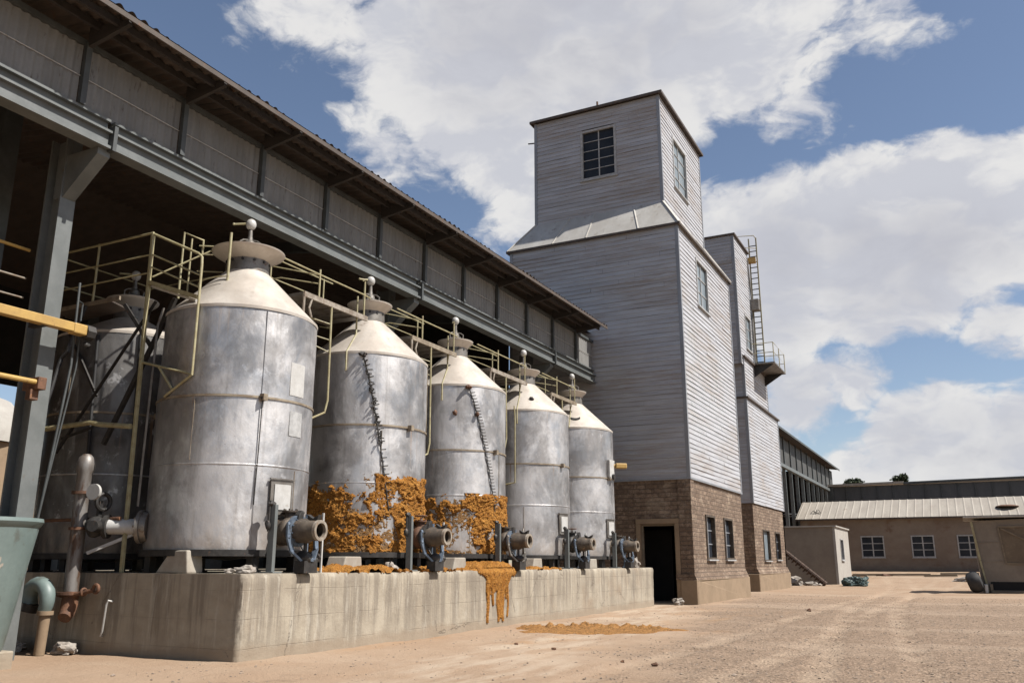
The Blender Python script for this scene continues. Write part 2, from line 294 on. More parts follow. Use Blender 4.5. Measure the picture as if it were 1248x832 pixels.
class G:
    def __init__(s): s.b = bmesh.new()
    def face(s, pts):
        return s.b.faces.new([s.b.verts.new(p) for p in pts])
    def box(s, x0, x1, y0, y1, z0, z1):
        vs = [s.b.verts.new((x, y, z)) for x in (x0, x1) for y in (y0, y1) for z in (z0, z1)]
        for q in ((0, 1, 3, 2), (4, 6, 7, 5), (0, 4, 5, 1), (2, 3, 7, 6), (0, 2, 6, 4), (1, 5, 7, 3)):
            s.b.faces.new([vs[i] for i in q])
        return s
    def frame(s, p, q):
        d = (V(q) - V(p)); L = d.length; d.normalize()
        up = V((0, 0, 1)) if abs(d.z) < .95 else V((1, 0, 0))
        a = d.cross(up).normalized(); b = a.cross(d).normalized()
        return d, a, b, L
    def bar(s, p, q, w, h):   # w horizontal, h vertical section
        p, q = V(p), V(q); d, a, b, L = s.frame(p, q)
        vs = [s.b.verts.new(c + a * i * w / 2 + b * j * h / 2) for c in (p, q) for i, j in ((-1, -1), (1, -1), (1, 1), (-1, 1))]
        for f in ((0, 1, 2, 3), (7, 6, 5, 4), (0, 4, 5, 1), (1, 5, 6, 2), (2, 6, 7, 3), (3, 7, 4, 0)):
            s.b.faces.new([vs[i] for i in f])
        return s
    def cyl(s, p, q, r0, r1=None, n=16, caps=True):
        r1 = r0 if r1 is None else r1
        p, q = V(p), V(q); d, a, b, L = s.frame(p, q)
        A = [s.b.verts.new(p + (a * math.cos(t) + b * math.sin(t)) * r0) for t in (2 * PI * i / n for i in range(n))]
        B = [s.b.verts.new(q + (a * math.cos(t) + b * math.sin(t)) * r1) for t in (2 * PI * i / n for i in range(n))]
        for i in range(n): s.b.faces.new([A[i], A[(i + 1) % n], B[(i + 1) % n], B[i]])
        if caps:
            if r0 > 1e-5: s.b.faces.new(A[::-1])
            if r1 > 1e-5: s.b.faces.new(B)
        return s
    def ring(s, p, q, ro, ri, n=24):   # tube with wall
        p, q = V(p), V(q); d, a, b, L = s.frame(p, q); cs = []
        for c, r in ((p, ro), (q, ro), (q, ri), (p, ri)):
            cs.append([s.b.verts.new(c + (a * math.cos(t) + b * math.sin(t)) * r) for t in (2 * PI * i / n for i in range(n))])
        for k in range(4):
            A, B = cs[k], cs[(k + 1) % 4]
            for i in range(n): s.b.faces.new([A[i], A[(i + 1) % n], B[(i + 1) % n], B[i]])
        return s
    def path(s, pts, r, n=8):
        pts = [V(p) for p in pts]
        rings = []
        d0 = (pts[1] - pts[0]).normalized()
        ref = V((0, 0, 1)) if abs(d0.z) < .9 else V((1, 0, 0))
        a = d0.cross(ref).normalized()
        for i, p in enumerate(pts):
            if i == 0: d = pts[1] - pts[0]
            elif i == len(pts) - 1: d = pts[-1] - pts[-2]
            else: d = (pts[i + 1] - pts[i]).normalized() + (pts[i] - pts[i - 1]).normalized()
            d.normalize(); a = (a - d * a.dot(d)).normalized(); b = d.cross(a)
            rr = r[i] if isinstance(r, (list, tuple)) else r
            rings.append([s.b.verts.new(p + (a * math.cos(t) + b * math.sin(t)) * rr) for t in (2 * PI * k / n for k in range(n))])
        for A, B in zip(rings, rings[1:]):
            for k in range(n): s.b.faces.new([A[k], A[(k + 1) % n], B[(k + 1) % n], B[k]])
        s.b.faces.new(rings[0][::-1]); s.b.faces.new(rings[-1])
        return s
    def lathe(s, c, prof, n=48, wob=0.0, seed=0, a0=0, a1=2 * PI):
        c = V(c); rings = []; full = abs(a1 - a0 - 2 * PI) < 1e-6
        m = n if full else n + 1
        for r, z in prof:
            row = []
            for i in range(m):
                t = a0 + (a1 - a0) * i / n; rr = r
                if wob and r > .2:
                    rr += wob * noise.fractal(V((math.cos(t) * 1.5, math.sin(t) * 1.5, z * .9 + seed * 9.1)), .8, 2.1, 3)
                row.append(s.b.verts.new((c.x + rr * math.cos(t), c.y + rr * math.sin(t), c.z + z)))
            rings.append(row)
        for A, B in zip(rings, rings[1:]):
            for i in range(n):
                s.b.faces.new([A[i], A[(i + 1) % m], B[(i + 1) % m], B[i]])
        return s
    def torus(s, c, Rr, r, axis='z', n=48, k=8, a0=0, a1=2 * PI):
        c = V(c); full = abs(a1 - a0 - 2 * PI) < 1e-6; m = n if full else n + 1; rows = []
        for i in range(m):
            t = a0 + (a1 - a0) * i / n; row = []
            for j in range(k):
                u = 2 * PI * j / k; q = Rr + r * math.cos(u); w = r * math.sin(u)
                v = V((q * math.cos(t), q * math.sin(t), w))
                if axis == 'x': v = V((w, v.x, v.y))
                if axis == 'y': v = V((v.x, w, v.y))
                row.append(s.b.verts.new(c + v))
            rows.append(row)
        for i in range(n):
            A, B = rows[i], rows[(i + 1) % m]
            for j in range(k): s.b.faces.new([A[j], A[(j + 1) % k], B[(j + 1) % k], B[j]])
        return s
    def ball(s, c, r, sub=3, sq=(1, 1, 1), rough=0.0, seed=0):
        M4 = Matrix.Translation(V(c)) @ Matrix.Diagonal((*sq, 1))
        res = bmesh.ops.create_icosphere(s.b, subdivisions=sub, radius=r)
        for v in res['verts']:
            if rough:
                v.co *= 1 + rough * noise.fractal(v.co / r * 1.3 + V((seed * 3.1, seed, 0)), .8, 2.1, 4)
            v.co = M4 @ v.co
        return s
    def prism(s, pts2, plane, a, b):
        """pts2 polygon in (u,v); plane 'x' (u=y,v=z), 'y' (u=x,v=z), 'z'"""
        def P(u, v, w): return (w, u, v) if plane == 'x' else (u, w, v) if plane == 'y' else (u, v, w)
        A = [s.b.verts.new(P(u, v, a)) for u, v in pts2]; B = [s.b.verts.new(P(u, v, b)) for u, v in pts2]
        n = len(pts2); s.b.faces.new(A[::-1]); s.b.faces.new(B)
        for i in range(n): s.b.faces.new([A[i], A[(i + 1) % n], B[(i + 1) % n], B[i]])
        return s
    def wall(s, O, u, n, W, H, holes=(), th=.3):
        """wall with rectangular openings (u0,u1,v0,v1); O bottom-left, u along, n outward"""
        O, u, n = V(O), V(u), V(n); z = V((0, 0, 1))
        us = sorted({0, W, *[h[0] for h in holes], *[h[1] for h in holes]}); vs = sorted({0, H, *[h[2] for h in holes], *[h[3] for h in holes]})
        def inh(a, b): return any(h[0] <= a <= h[1] and h[2] <= b <= h[3] for h in holes)
        for i in range(len(us) - 1):
            for j in range(len(vs) - 1):
                if inh((us[i] + us[i + 1]) / 2, (vs[j] + vs[j + 1]) / 2): continue
                for off in (0, -th):
                    s.face([O + u * a + z * b + n * off for a, b in ((us[i], vs[j]), (us[i + 1], vs[j]), (us[i + 1], vs[j + 1]), (us[i], vs[j + 1]))])
        for (a, b, c, d) in list(holes) + [(0, W, 0, H)]:
            q = [(a, c), (b, c), (b, d), (a, d)]
            for k in range(4):
                p0, p1 = q[k], q[(k + 1) % 4]
                s.face([O + u * p0[0] + z * p0[1], O + u * p1[0] + z * p1[1], O + u * p1[0] + z * p1[1] - n * th, O + u * p0[0] + z * p0[1] - n * th])
        return s
    def clap(s, O, u, n, W, H, pitch=.18, holes=(), proud=.024, seg=.9, top=None):
        """lapped boards; top(uu) optional clipping height"""
        O, u, n = V(O), V(u), V(n); z = V((0, 0, 1)); k = int(math.ceil(H / pitch)); rng = random.Random(int(W * 100 + H * 7))
        for i in range(k):
            v0 = i * pitch; v1 = min(H, v0 + pitch)
            spans = [(0, W)]
            for h in holes:
                if v1 > h[2] + .02 and v0 < h[3] - .02:
                    ns = []
                    for a, b in spans:
                        if h[0] > a: ns.append((a, min(b, h[0])))
                        if h[1] < b: ns.append((max(a, h[1]), b))
                    spans = [q for q in ns if q[1] - q[0] > .01]
            for a, b in spans:
                cuts = [a]; c = a + rng.uniform(.6, 4.2)
                while c < b - .4: cuts.append(c); c += rng.uniform(2.2, 4.4)
                cuts.append(b)
                for c0, c1 in zip(cuts, cuts[1:]):
                    c1 -= .004
                    m = max(1, int((c1 - c0) / seg)); lift = rng.uniform(-.003, .004); sag = rng.uniform(-.012, .012)
                    prev = None
                    for j in range(m + 1):
                        uu = c0 + (c1 - c0) * j / m; pr = proud + lift + rng.uniform(-.008, .008); dz = sag * math.sin(PI * j / m) + rng.uniform(-.005, .005)
                        p = [O + u * uu + z * (v0 + dz), O + u * uu + z * (v0 + dz) + n * pr, O + u * uu + z * v1 + n * .003]
                        p = [s.b.verts.new(q) for q in p]
                        if prev:
                            s.b.faces.new([prev[0], p[0], p[1], prev[1]]); s.b.faces.new([prev[1], p[1], p[2], prev[2]])
                        prev = p
        return s
    def corr(s, O, u, w, n, U, W, pitch=.2, amp=.03, k=6, rows=1, rag=0.0, wob=0.0, rib=False):
        """corrugated sheet: ribs run along w, wave along u, height along n"""
        O, u, w, n = V(O), V(u), V(w), V(n); m = int(U / pitch * k); rng = random.Random(5); prev = None; rg = 0
        for i in range(m + 1):
            uu = U * i / m; h = amp * (max(0, math.sin(2 * PI * uu / pitch)) ** 8 if rib else math.sin(2 * PI * uu / pitch))
            if i % (k * 4) == 0: rg = rng.uniform(-rag, rag)
            row = []
            for j in range(rows + 1):
                ww = W * j / rows + (rg if j == 0 else 0)
                hh = h + (wob * noise.noise(V((uu * .6, ww, 3))) if wob else 0)
                row.append(s.b.verts.new(O + u * uu + w * ww + n * hh))
            if prev:
                for j in range(rows): s.b.faces.new([prev[j], row[j], row[j + 1], prev[j + 1]])
            prev = row
        return s
    def out(s, name, mat, parent=None, smooth=False, ang=35, label=None, bevel=0, loc=None, weld=True):
        base = wloc(parent) if parent else V(loc or (0, 0, 0))
        if weld: bmesh.ops.remove_doubles(s.b, verts=s.b.verts, dist=1e-5)
        bmesh.ops.recalc_face_normals(s.b, faces=s.b.faces)
        me = bpy.data.meshes.new(name)
        bmesh.ops.translate(s.b, verts=s.b.verts, vec=-base)
        s.b.to_mesh(me); s.b.free()
        me.materials.append(M[mat] if isinstance(mat, str) else mat)
        if smooth:
            me.polygons.foreach_set('use_smooth', [True] * len(me.polygons)); me.set_sharp_from_angle(angle=R(ang))
        o = bpy.data.objects.new(name, me); COL.objects.link(o)
        if parent: o.parent = parent; WL[o.name] = base
        else: o.location = base; WL[o.name] = base
        if label: o['label'] = label
        if bevel:
            b = o.modifiers.new('bevel', 'BEVEL'); b.width = bevel; b.segments = 2; b.limit_method = 'ANGLE'; b.angle_limit = R(50)
        return o

# ------------------------------------------------------------------ camera / light / sky
cam = bpy.data.cameras.new('camera'); co = bpy.data.objects.new('camera', cam); COL.objects.link(co)
co.location = (0, 0, 1.4); co.rotation_euler = (R(90 + 14.32), 0, R(27.0))
cam.sensor_width = 36; cam.lens = 36 * 1055 / 1248; cam.clip_start = .1; cam.clip_end = 6000
SC.camera = co
SUN_EL, SUN_AZ = 52.0, 7.0     # azimuth measured from +X towards +Y
sd = V((math.cos(R(SUN_EL)) * math.cos(R(SUN_AZ)), math.cos(R(SUN_EL)) * math.sin(R(SUN_AZ)), math.sin(R(SUN_EL))))
sl = bpy.data.lights.new('sun', 'SUN'); sl.energy = 5.0; sl.angle = R(.55); sl.color = (1, .955, .895)
so = bpy.data.objects.new('sun', sl); COL.objects.link(so); so.rotation_euler = (-sd).to_track_quat('-Z', 'Y').to_euler()
so.location = (20, 0, 40)

def pix(x, y):   # direction constants of the sky: measured bearings of the clouds
    p, w = R(14.32), R(27)
    F = V((-math.sin(w) * math.cos(p), math.cos(w) * math.cos(p), math.sin(p))); Rt = V((math.cos(w), math.sin(w), 0)); U = Rt.cross(F)
    return (F + Rt * (x - 624) / 1055 + U * (416 - y) / 1055).normalized()
world = bpy.data.worlds.new('World'); SC.world = world; world.use_nodes = True
nt = world.node_tree; nt.nodes.clear(); t = NT(nt)
out = nt.nodes.new('ShaderNodeOutputWorld'); bg = nt.nodes.new('ShaderNodeBackground'); nt.links.new(bg.outputs[0], out.inputs[0])
sky = nt.nodes.new('ShaderNodeTexSky'); sky.sky_type = 'NISHITA'; sky.sun_disc = False
sky.sun_elevation = R(SUN_EL); sky.sun_rotation = R(90 - SUN_AZ)
sky.altitude = 900; sky.air_density = 1.0; sky.dust_density = 1.1; sky.ozone_density = 1.2
tc = nt.nodes.new('ShaderNodeTexCoord'); D = tc.outputs['Generated']
blobs = [  # bearing of each cloud lobe, angular radius in degrees, weight
    (560, 10, 9, .9), (660, 30, 10, 1), (760, 40, 9, 1), (850, 10, 8, .9), (600, 110, 7, .8), (650, 160, 6.5, .8), (720, 130, 7, .9), (450, -10, 6.5, .6), (930, -25, 6, .6), (800, 90, 5.5, .6), (650, 215, 5, .42),
    (1090, 0, 4.5, .4), (1030, -10, 4.5, .4), (1160, -10, 4, .35), (455, 188, 4.5, .26), (540, 190, 4.5, .22), (945, 105, 4, .16), (345, -10, 3.5, .25), (625, 268, 3.5, .16), (545, 240, 4, .14), (480, 70, 4.5, .12), (910, 55, 4, .25),
    (880, 310, 5.6, .9), (960, 305, 5.8, 1), (1050, 290, 5.6, 1), (1140, 272, 5.4, 1), (1225, 262, 5.2, 1), (1300, 250, 6, .9), (1040, 340, 4.6, .85), (950, 370, 4.4, .8), (1120, 325, 4.2, .7), (1205, 305, 3.8, .6), (880, 365, 4.4, .7),
    (975, 482, 3.4, .72), (1030, 468, 2.9, .5), (930, 510, 3.4, .4), (1225, 402, 2.6, .34), (1110, 530, 3.3, .72), (1170, 512, 3.2, .74), (1240, 532, 3.6, .74), (1060, 568, 2.8, .32), (1150, 560, 3.4, .5), (1240, 568, 3.4, .5),
    (-300, 100, 12, .7), (1700, 150, 14, .9)]
Mx = None
for x, y, r, w in blobs:
    c = pix(x, y); cr = math.cos(R(r))
    v = t.math('MULTIPLY_ADD', t.vmath('DOT_PRODUCT', D, tuple(c)), w / (1 - cr), -cr * w / (1 - cr))
    Mx = v if Mx is None else t.math('MAXIMUM', Mx, v)
for az, el, r in ((215, 30, 9), (320, 22, 10), (20, 30, 14)):
    c = V((math.cos(R(el)) * math.cos(R(az)), math.cos(R(el)) * math.sin(R(az)), math.sin(R(el)))); cr = math.cos(R(r))
    Mx = t.math('MAXIMUM', Mx, t.math('MULTIPLY_ADD', t.vmath('DOT_PRODUCT', D, tuple(c)), .8 / (1 - cr), -cr * .8 / (1 - cr)))
Mx = t.math('MAXIMUM', Mx, -1.0)
Ds = t.vmath('MULTIPLY', D, (1, 1, 1.7))
def billow(vec, sc, det):
    n = nt.nodes.new('ShaderNodeTexVoronoi'); nt.links.new(vec, n.inputs['Vector']); n.inputs['Scale'].default_value = sc
    n.inputs['Detail'].default_value = det; n.inputs['Roughness'].default_value = .62; n.inputs['Lacunarity'].default_value = 2.3; n.normalize = True
    return t.math('SUBTRACT', 1.0, n.outputs[0])
wv = nt.nodes.new('ShaderNodeTexNoise'); nt.links.new(Ds, wv.inputs['Vector']); wv.inputs['Scale'].default_value = 9; wv.inputs['Detail'].default_value = 6
Dw = t.vmath('ADD', Ds, t.vmath('MULTIPLY', t.vmath('SUBTRACT', wv.outputs['Color'], (.5, .5, .5)), (.10, .10, .10)))
def cn(v, det=9): return t.math('ADD', t.math('MULTIPLY', t.noise(v, 6.5, det, .62), .62), t.math('MULTIPLY', billow(v, 8.0, 3 if det > 6 else 1), .38))
n1 = cn(Dw)
n1b = cn(t.vmath('ADD', Dw, tuple(sd * .02 + V((0, 0, .05)))), 4)
n2 = t.noise(Ds, 2.6, 6, .6)
den = t.math('ADD', t.math('MULTIPLY', Mx, 1.0), t.math('MULTIPLY', t.math('SUBTRACT', n1, .585), 3.0))
mask = t.smooth(den, .06, .40)
relief = t.smooth(t.math('SUBTRACT', n1, n1b), -.06, .09)
thick = t.smooth(den, .2, 1.3)
gb = None     # greyer undersides
for x, y, r in ((1050, 365, 6), (1150, 350, 6), (950, 350, 6), (600, 40, 7), (760, 30, 7), (980, 490, 3), (1120, 545, 5), (1200, 560, 5)):
    c = pix(x, y); cr = math.cos(R(r)); v = t.math('MULTIPLY_ADD', t.vmath('DOT_PRODUCT', D, tuple(c)), 1 / (1 - cr), -cr / (1 - cr))
    gb = v if gb is None else t.math('MAXIMUM', gb, v)
grey = t.math('MULTIPLY', t.smooth(t.math('ADD', gb, t.math('SUBTRACT', n2, .5)), -.2, .9), thick)
ccol = t.mix(relief, (6.1, 6.2, 6.7), (8.1, 8.0, 7.9))
ccol = t.mix(t.math('MULTIPLY', grey, .85), ccol, (5.0, 5.05, 5.6))
skyc = t.mix(1.0, sky.outputs[0], (1.36, 1.26, 1.20), 'MULTIPLY')
fin = t.mix(t.math('MULTIPLY', mask, .96), skyc, ccol)
nt.links.new(fin, bg.inputs[0]); bg.inputs[1].default_value = .0575
world.cycles.sampling_method = 'MANUAL'; world.cycles.sample_map_resolution = 512
SC.view_settings.view_transform = 'Standard'; SC.view_settings.look = 'None'; SC.view_settings.gamma = 1; SC.view_settings.exposure = .80
SC.cycles.max_bounces = 6; SC.cycles.diffuse_bounces = 3; SC.cycles.glossy_bounces = 3

# ------------------------------------------------------------------ ground
def sstep(a, b, x):
    q = max(0, min(1, (x - a) / (b - a))); return q * q * (3 - 2 * q)
def gz(x, y):
    z = .66 * sstep(56, 84, y)
    for k_, off in enumerate((0, 1.55, 3.1, 4.4)):
        tx = x - (-4.9 + off + .045 * (y - 8) * (1 if k_ < 2 else -1.2) + .35 * math.sin(y * .13 + k_ // 2))
        if abs(tx) < .3 and 5 < y < 60: z -= .03 * math.cos(tx / .3 * PI / 2) - .010 * (math.sin(y * 26) * (abs(tx) < .13))
    n = noise.fractal(V((x * .35, y * .35, 0)), .9, 2.0, 4) * .03 + noise.fractal(V((x * 1.7, y * 1.7, 4)), .8, 2.0, 4) * .010
    if y > 90 or abs(x) > 60: n *= .4
    return z + n
def axis_lines(f0, f1, st, lo, hi):
    L = []; x = f0
    while x < f1: L.append(x); x += st
    s = st; x = f1
    while x < hi: L.append(x); s *= 1.22; x += s
    L.append(hi); s = st; x = f0 - st
    while x > lo: L.insert(0, x); s *= 1.22; x -= s
    L.insert(0, lo); return L
xs = axis_lines(-11, 9, .11, -2500, 2500); ys = axis_lines(8, 34, .11, -2500, 3500)
verts = [(x, y, gz(x, y)) for y in ys for x in xs]; nx = len(xs)
faces = [(j * nx + i, j * nx + i + 1, (j + 1) * nx + i + 1, (j + 1) * nx + i) for j in range(len(ys) - 1) for i in range(nx - 1)]
me = bpy.data.meshes.new('ground'); me.from_pydata(verts, [], faces); me.materials.append(M['ground'])
me.polygons.foreach_set('use_smooth', [True] * len(me.polygons))
go = bpy.data.objects.new('ground', me); COL.objects.link(go); go['kind'] = 'structure'
# gravel (uncountable)
rng = random.Random(3); vv = []; ff = []
ico = [(0, 0, 1), (.9, 0, .3), (.28, .85, .3), (-.72, .53, .3), (-.72, -.53, .3), (.28, -.85, .3), (0, 0, -.6)]
icf = [(0, 1, 2), (0, 2, 3), (0, 3, 4), (0, 4, 5), (0, 5, 1), (6, 2, 1), (6, 3, 2), (6, 4, 3), (6, 5, 4), (6, 1, 5)]
cnt = 0
while cnt < 20000:
    x = rng.uniform(-10, 9); y = 8 + 34 * rng.random() ** 1.5
    d = x * .93 + y * .16 + 3.9
    n = noise.fractal(V((x * .5, y * .5, 9)), .9, 2, 3)
    dens = (.9 if d + n * 2 > 1.7 else .16)
    if x < -9.3 and 9.8 < y < 30: continue
    if rng.random() > dens: continue
    r = rng.choice((.008, .010, .012, .015, .02)) * rng.uniform(.7, 1.3)
    if rng.random() < .012: r *= 2.0
    a = rng.uniform(0, 2 * PI); sx, sy, sz = rng.uniform(.7, 1.4), rng.uniform(.7, 1.3), rng.uniform(.4, .8); z0 = gz(x, y)
    k = len(vv)
    for p in ico:
        px, py = p[0] * sx, p[1] * sy
        vv.append((x + r * (px * math.cos(a) - py * math.sin(a)), y + r * (px * math.sin(a) + py * math.cos(a)), z0 + r * p[2] * sz))
    ff += [(k + a_, k + b_, k + c_) for a_, b_, c_ in icf]; cnt += 1
M['gravel'] = mk('gravel_stones', (.50, .40, .31), (.20, .145, .105), rough=.95, scale=11, bump=0)
me = bpy.data.meshes.new('gravel'); me.from_pydata(vv, [], ff); me.materials.append(M['gravel'])
o = bpy.data.objects.new('gravel', me); COL.objects.link(o); tag(o, 'loose pebbles and gravel scattered over the dirt yard', 'gravel', kind='stuff')

# ------------------------------------------------------------------ plinth
PX, PY0, PY1, PZ = -9.5, 9.95, 29.15, 1.24
def grid_face(g, O, u, v, U, Vv, du, f):
    nu = max(1, int(U / du)); nv = max(1, int(Vv / du)); rows = []
    for j in range(nv + 1):
        rows.append([g.b.verts.new(f(V(O) + V(u) * (U * i / nu) + V(v) * (Vv * j / nv))) for i in range(nu + 1)])
    for j in range(nv):
        for i in range(nu): g.b.faces.new([rows[j][i], rows[j][i + 1], rows[j + 1][i + 1], rows[j + 1][i]])
def pw(p):   # worn concrete surface
    q = V(p); n = noise.fractal(q * 1.3, .9, 2, 4) * .012
    e = 0
    dx = PX - q.x; dz = PZ - q.z; dy = q.y - PY0
    edge = noise.fractal(V((q.x * 4, q.y * 4, q.z * 4)), .8, 2.1, 4) * .018
    if dx < .06 and dz < .06: q.x -= .02 + abs(edge); q.z -= .012 + abs(edge)
    if dx < .06 and dy < .06: q.x -= .016 + abs(edge); q.y += .016 + abs(edge)
    return q + V((n, n * .6, n * .4))
g = G()
grid_face(g, (PX, PY0, -.3), (0, 1, 0), (0, 0, 1), PY1 - PY0, PZ + .3, .077, pw)
grid_face(g, (-19, PY0, -.3), (1, 0, 0), (0, 0, 1), 19 + PX, PZ + .3, .077, pw)
grid_face(g, (-19, PY0, PZ), (1, 0, 0), (0, 1, 0), 19 + PX, PY1 - PY0, .077, pw)
grid_face(g, (-19, PY1, -.3), (1, 0, 0), (0, 0, 1), 19 + PX, PZ + .3, .3, pw)
bmesh.ops.remove_doubles(g.b, verts=g.b.verts, dist=.004)
o = g.out('concrete_plinth', 'concrete', smooth=True, ang=50, loc=(-9.5, 9.95, 0)); tag(o, 'long stained concrete plinth carrying the row of metal tanks', 'plinth')

# ------------------------------------------------------------------ tanks
TX, TR = -11.3, 1.32
TY = [11.36, 15.15, 18.9, 22.95, 26.67]
def sp(cx, cy, r, th, z): return V((cx + r * math.cos(R(th)), cy + r * math.sin(R(th)), z))
def crust(cx, cy, r, th0, th1, z0, z1, f, seed, film=False):
    """encrusted residue hugging the shell; f(thdeg,z)->coverage bias"""
    g = G(); d = .016; nu = int(R(th1 - th0) * r / d); nv = int((z1 - z0) / d); P = {}
    def cell(i, j):
        th = th0 + (th1 - th0) * i / nu; z = z0 + (z1 - z0) * j / nv
        p = sp(0, 0, r, th, z) + V((seed, seed * 2, 0))
        c = f(th, z) + noise.fractal(V((p.x * 2.6, p.y * 2.6, p.z * 3.2)), .6, 2.1, 7) * 1.15 - (1.6 if film else .12) * max(0, noise.fractal(p * (17 if film else 12), .6, 2.1, 4) * (1.6 if film else 4))
        h = .004 if film else .006 + .06 * max(0, noise.fractal(p * 2.6, .75, 2.1, 5) + .15) + .045 * abs(noise.fractal(p * 9, .75, 2.1, 5)) + .014 * noise.noise(p * 34)
        return c, h
    C = {}
    for i in range(nu + 1):
        for j in range(nv + 1): C[i, j] = cell(i, j)
    def vert(i, j):
        if (i, j) not in P:
            c, h = C[i, j]; th = th0 + (th1 - th0) * i / nu; z = z0 + (z1 - z0) * j / nv
            hh = h * max(0, min(1, c * 3.0)) ** .6 if c > 0 else -.012
            P[i, j] = g.b.verts.new(sp(cx, cy, r + hh, th, z - hh * .3))
        return P[i, j]
    for i in range(nu):
        for j in range(nv):
            if max(C[i, j][0], C[i + 1, j][0], C[i, j + 1][0], C[i + 1, j + 1][0]) > 0:
                g.b.faces.new([vert(i, j), vert(i + 1, j), vert(i + 1, j + 1), vert(i, j + 1)])
    return g
def curved_plate(g, cx, cy, r, th, w, z0, z1, t=.02, n=6):
    h = math.degrees(w / 2 / r); rows = []
    for rr in (r, r + t):
        rows.append([[g.b.verts.new(sp(cx, cy, rr, th - h + 2 * h * i / n, z)) for z in (z0, z1)] for i in range(n + 1)])
    for i in range(n):
        A, B = rows
        g.b.faces.new([B[i][0], B[i + 1][0], B[i + 1][1], B[i][1]])
        for k in (0, 1): g.b.faces.new([A[i][k], A[i + 1][k], B[i + 1][k], B[i][k]])
    for i in (0, n):
        g.b.faces.new([rows[0][i][0], rows[0][i][1], rows[1][i][1], rows[1][i][0]])
    return g

def vent(root, cx, cy, zt, arm=True, s=1.0, armdir=(-.35, -.9, 0)):
    g = G(); g.lathe((cx, cy, zt), [(0, .02), (.17, .02), (.17, .08), (.11, .12), (.10, .2), (.055, .24), (.05, .30), (0, .30)], 20)
    g.cyl((cx, cy, zt + .28), (cx, cy, zt + .50 * s), .045, .035, 12)
    for a in (20, 140, 260): g.path([sp(cx, cy, .20, a, zt + .02), sp(cx, cy, .21, a, zt + .17), sp(cx, cy, .14, a, zt + .22), sp(cx, cy, .05, a, zt + .24)], .016, 6)
    for a in range(0, 360, 45): g.cyl(sp(cx, cy, .135, a + 10, zt + .07), sp(cx, cy, .135, a + 10, zt + .125), .014, n=6)
    v = g.out('vent', 'dull_metal', root, True)
    g = G(); g.ball((cx, cy, zt + .56 * s), .096, 3, (1, 1, 1.15)); g.out('vent_ball', 'white_metal', v, True)
    if arm:
        d = V(armdir).normalized(); p = V((cx, cy, zt + .57 * s))
        g = G(); g.cyl(p + d * .08, p + d * .30 + V((0, 0, -.03)), .022, .018, 10); g.ball(p + d * .31 + V((0, 0, -.03)), .026, 2); g.out('vent_arm', 'cream_rail', v, True)

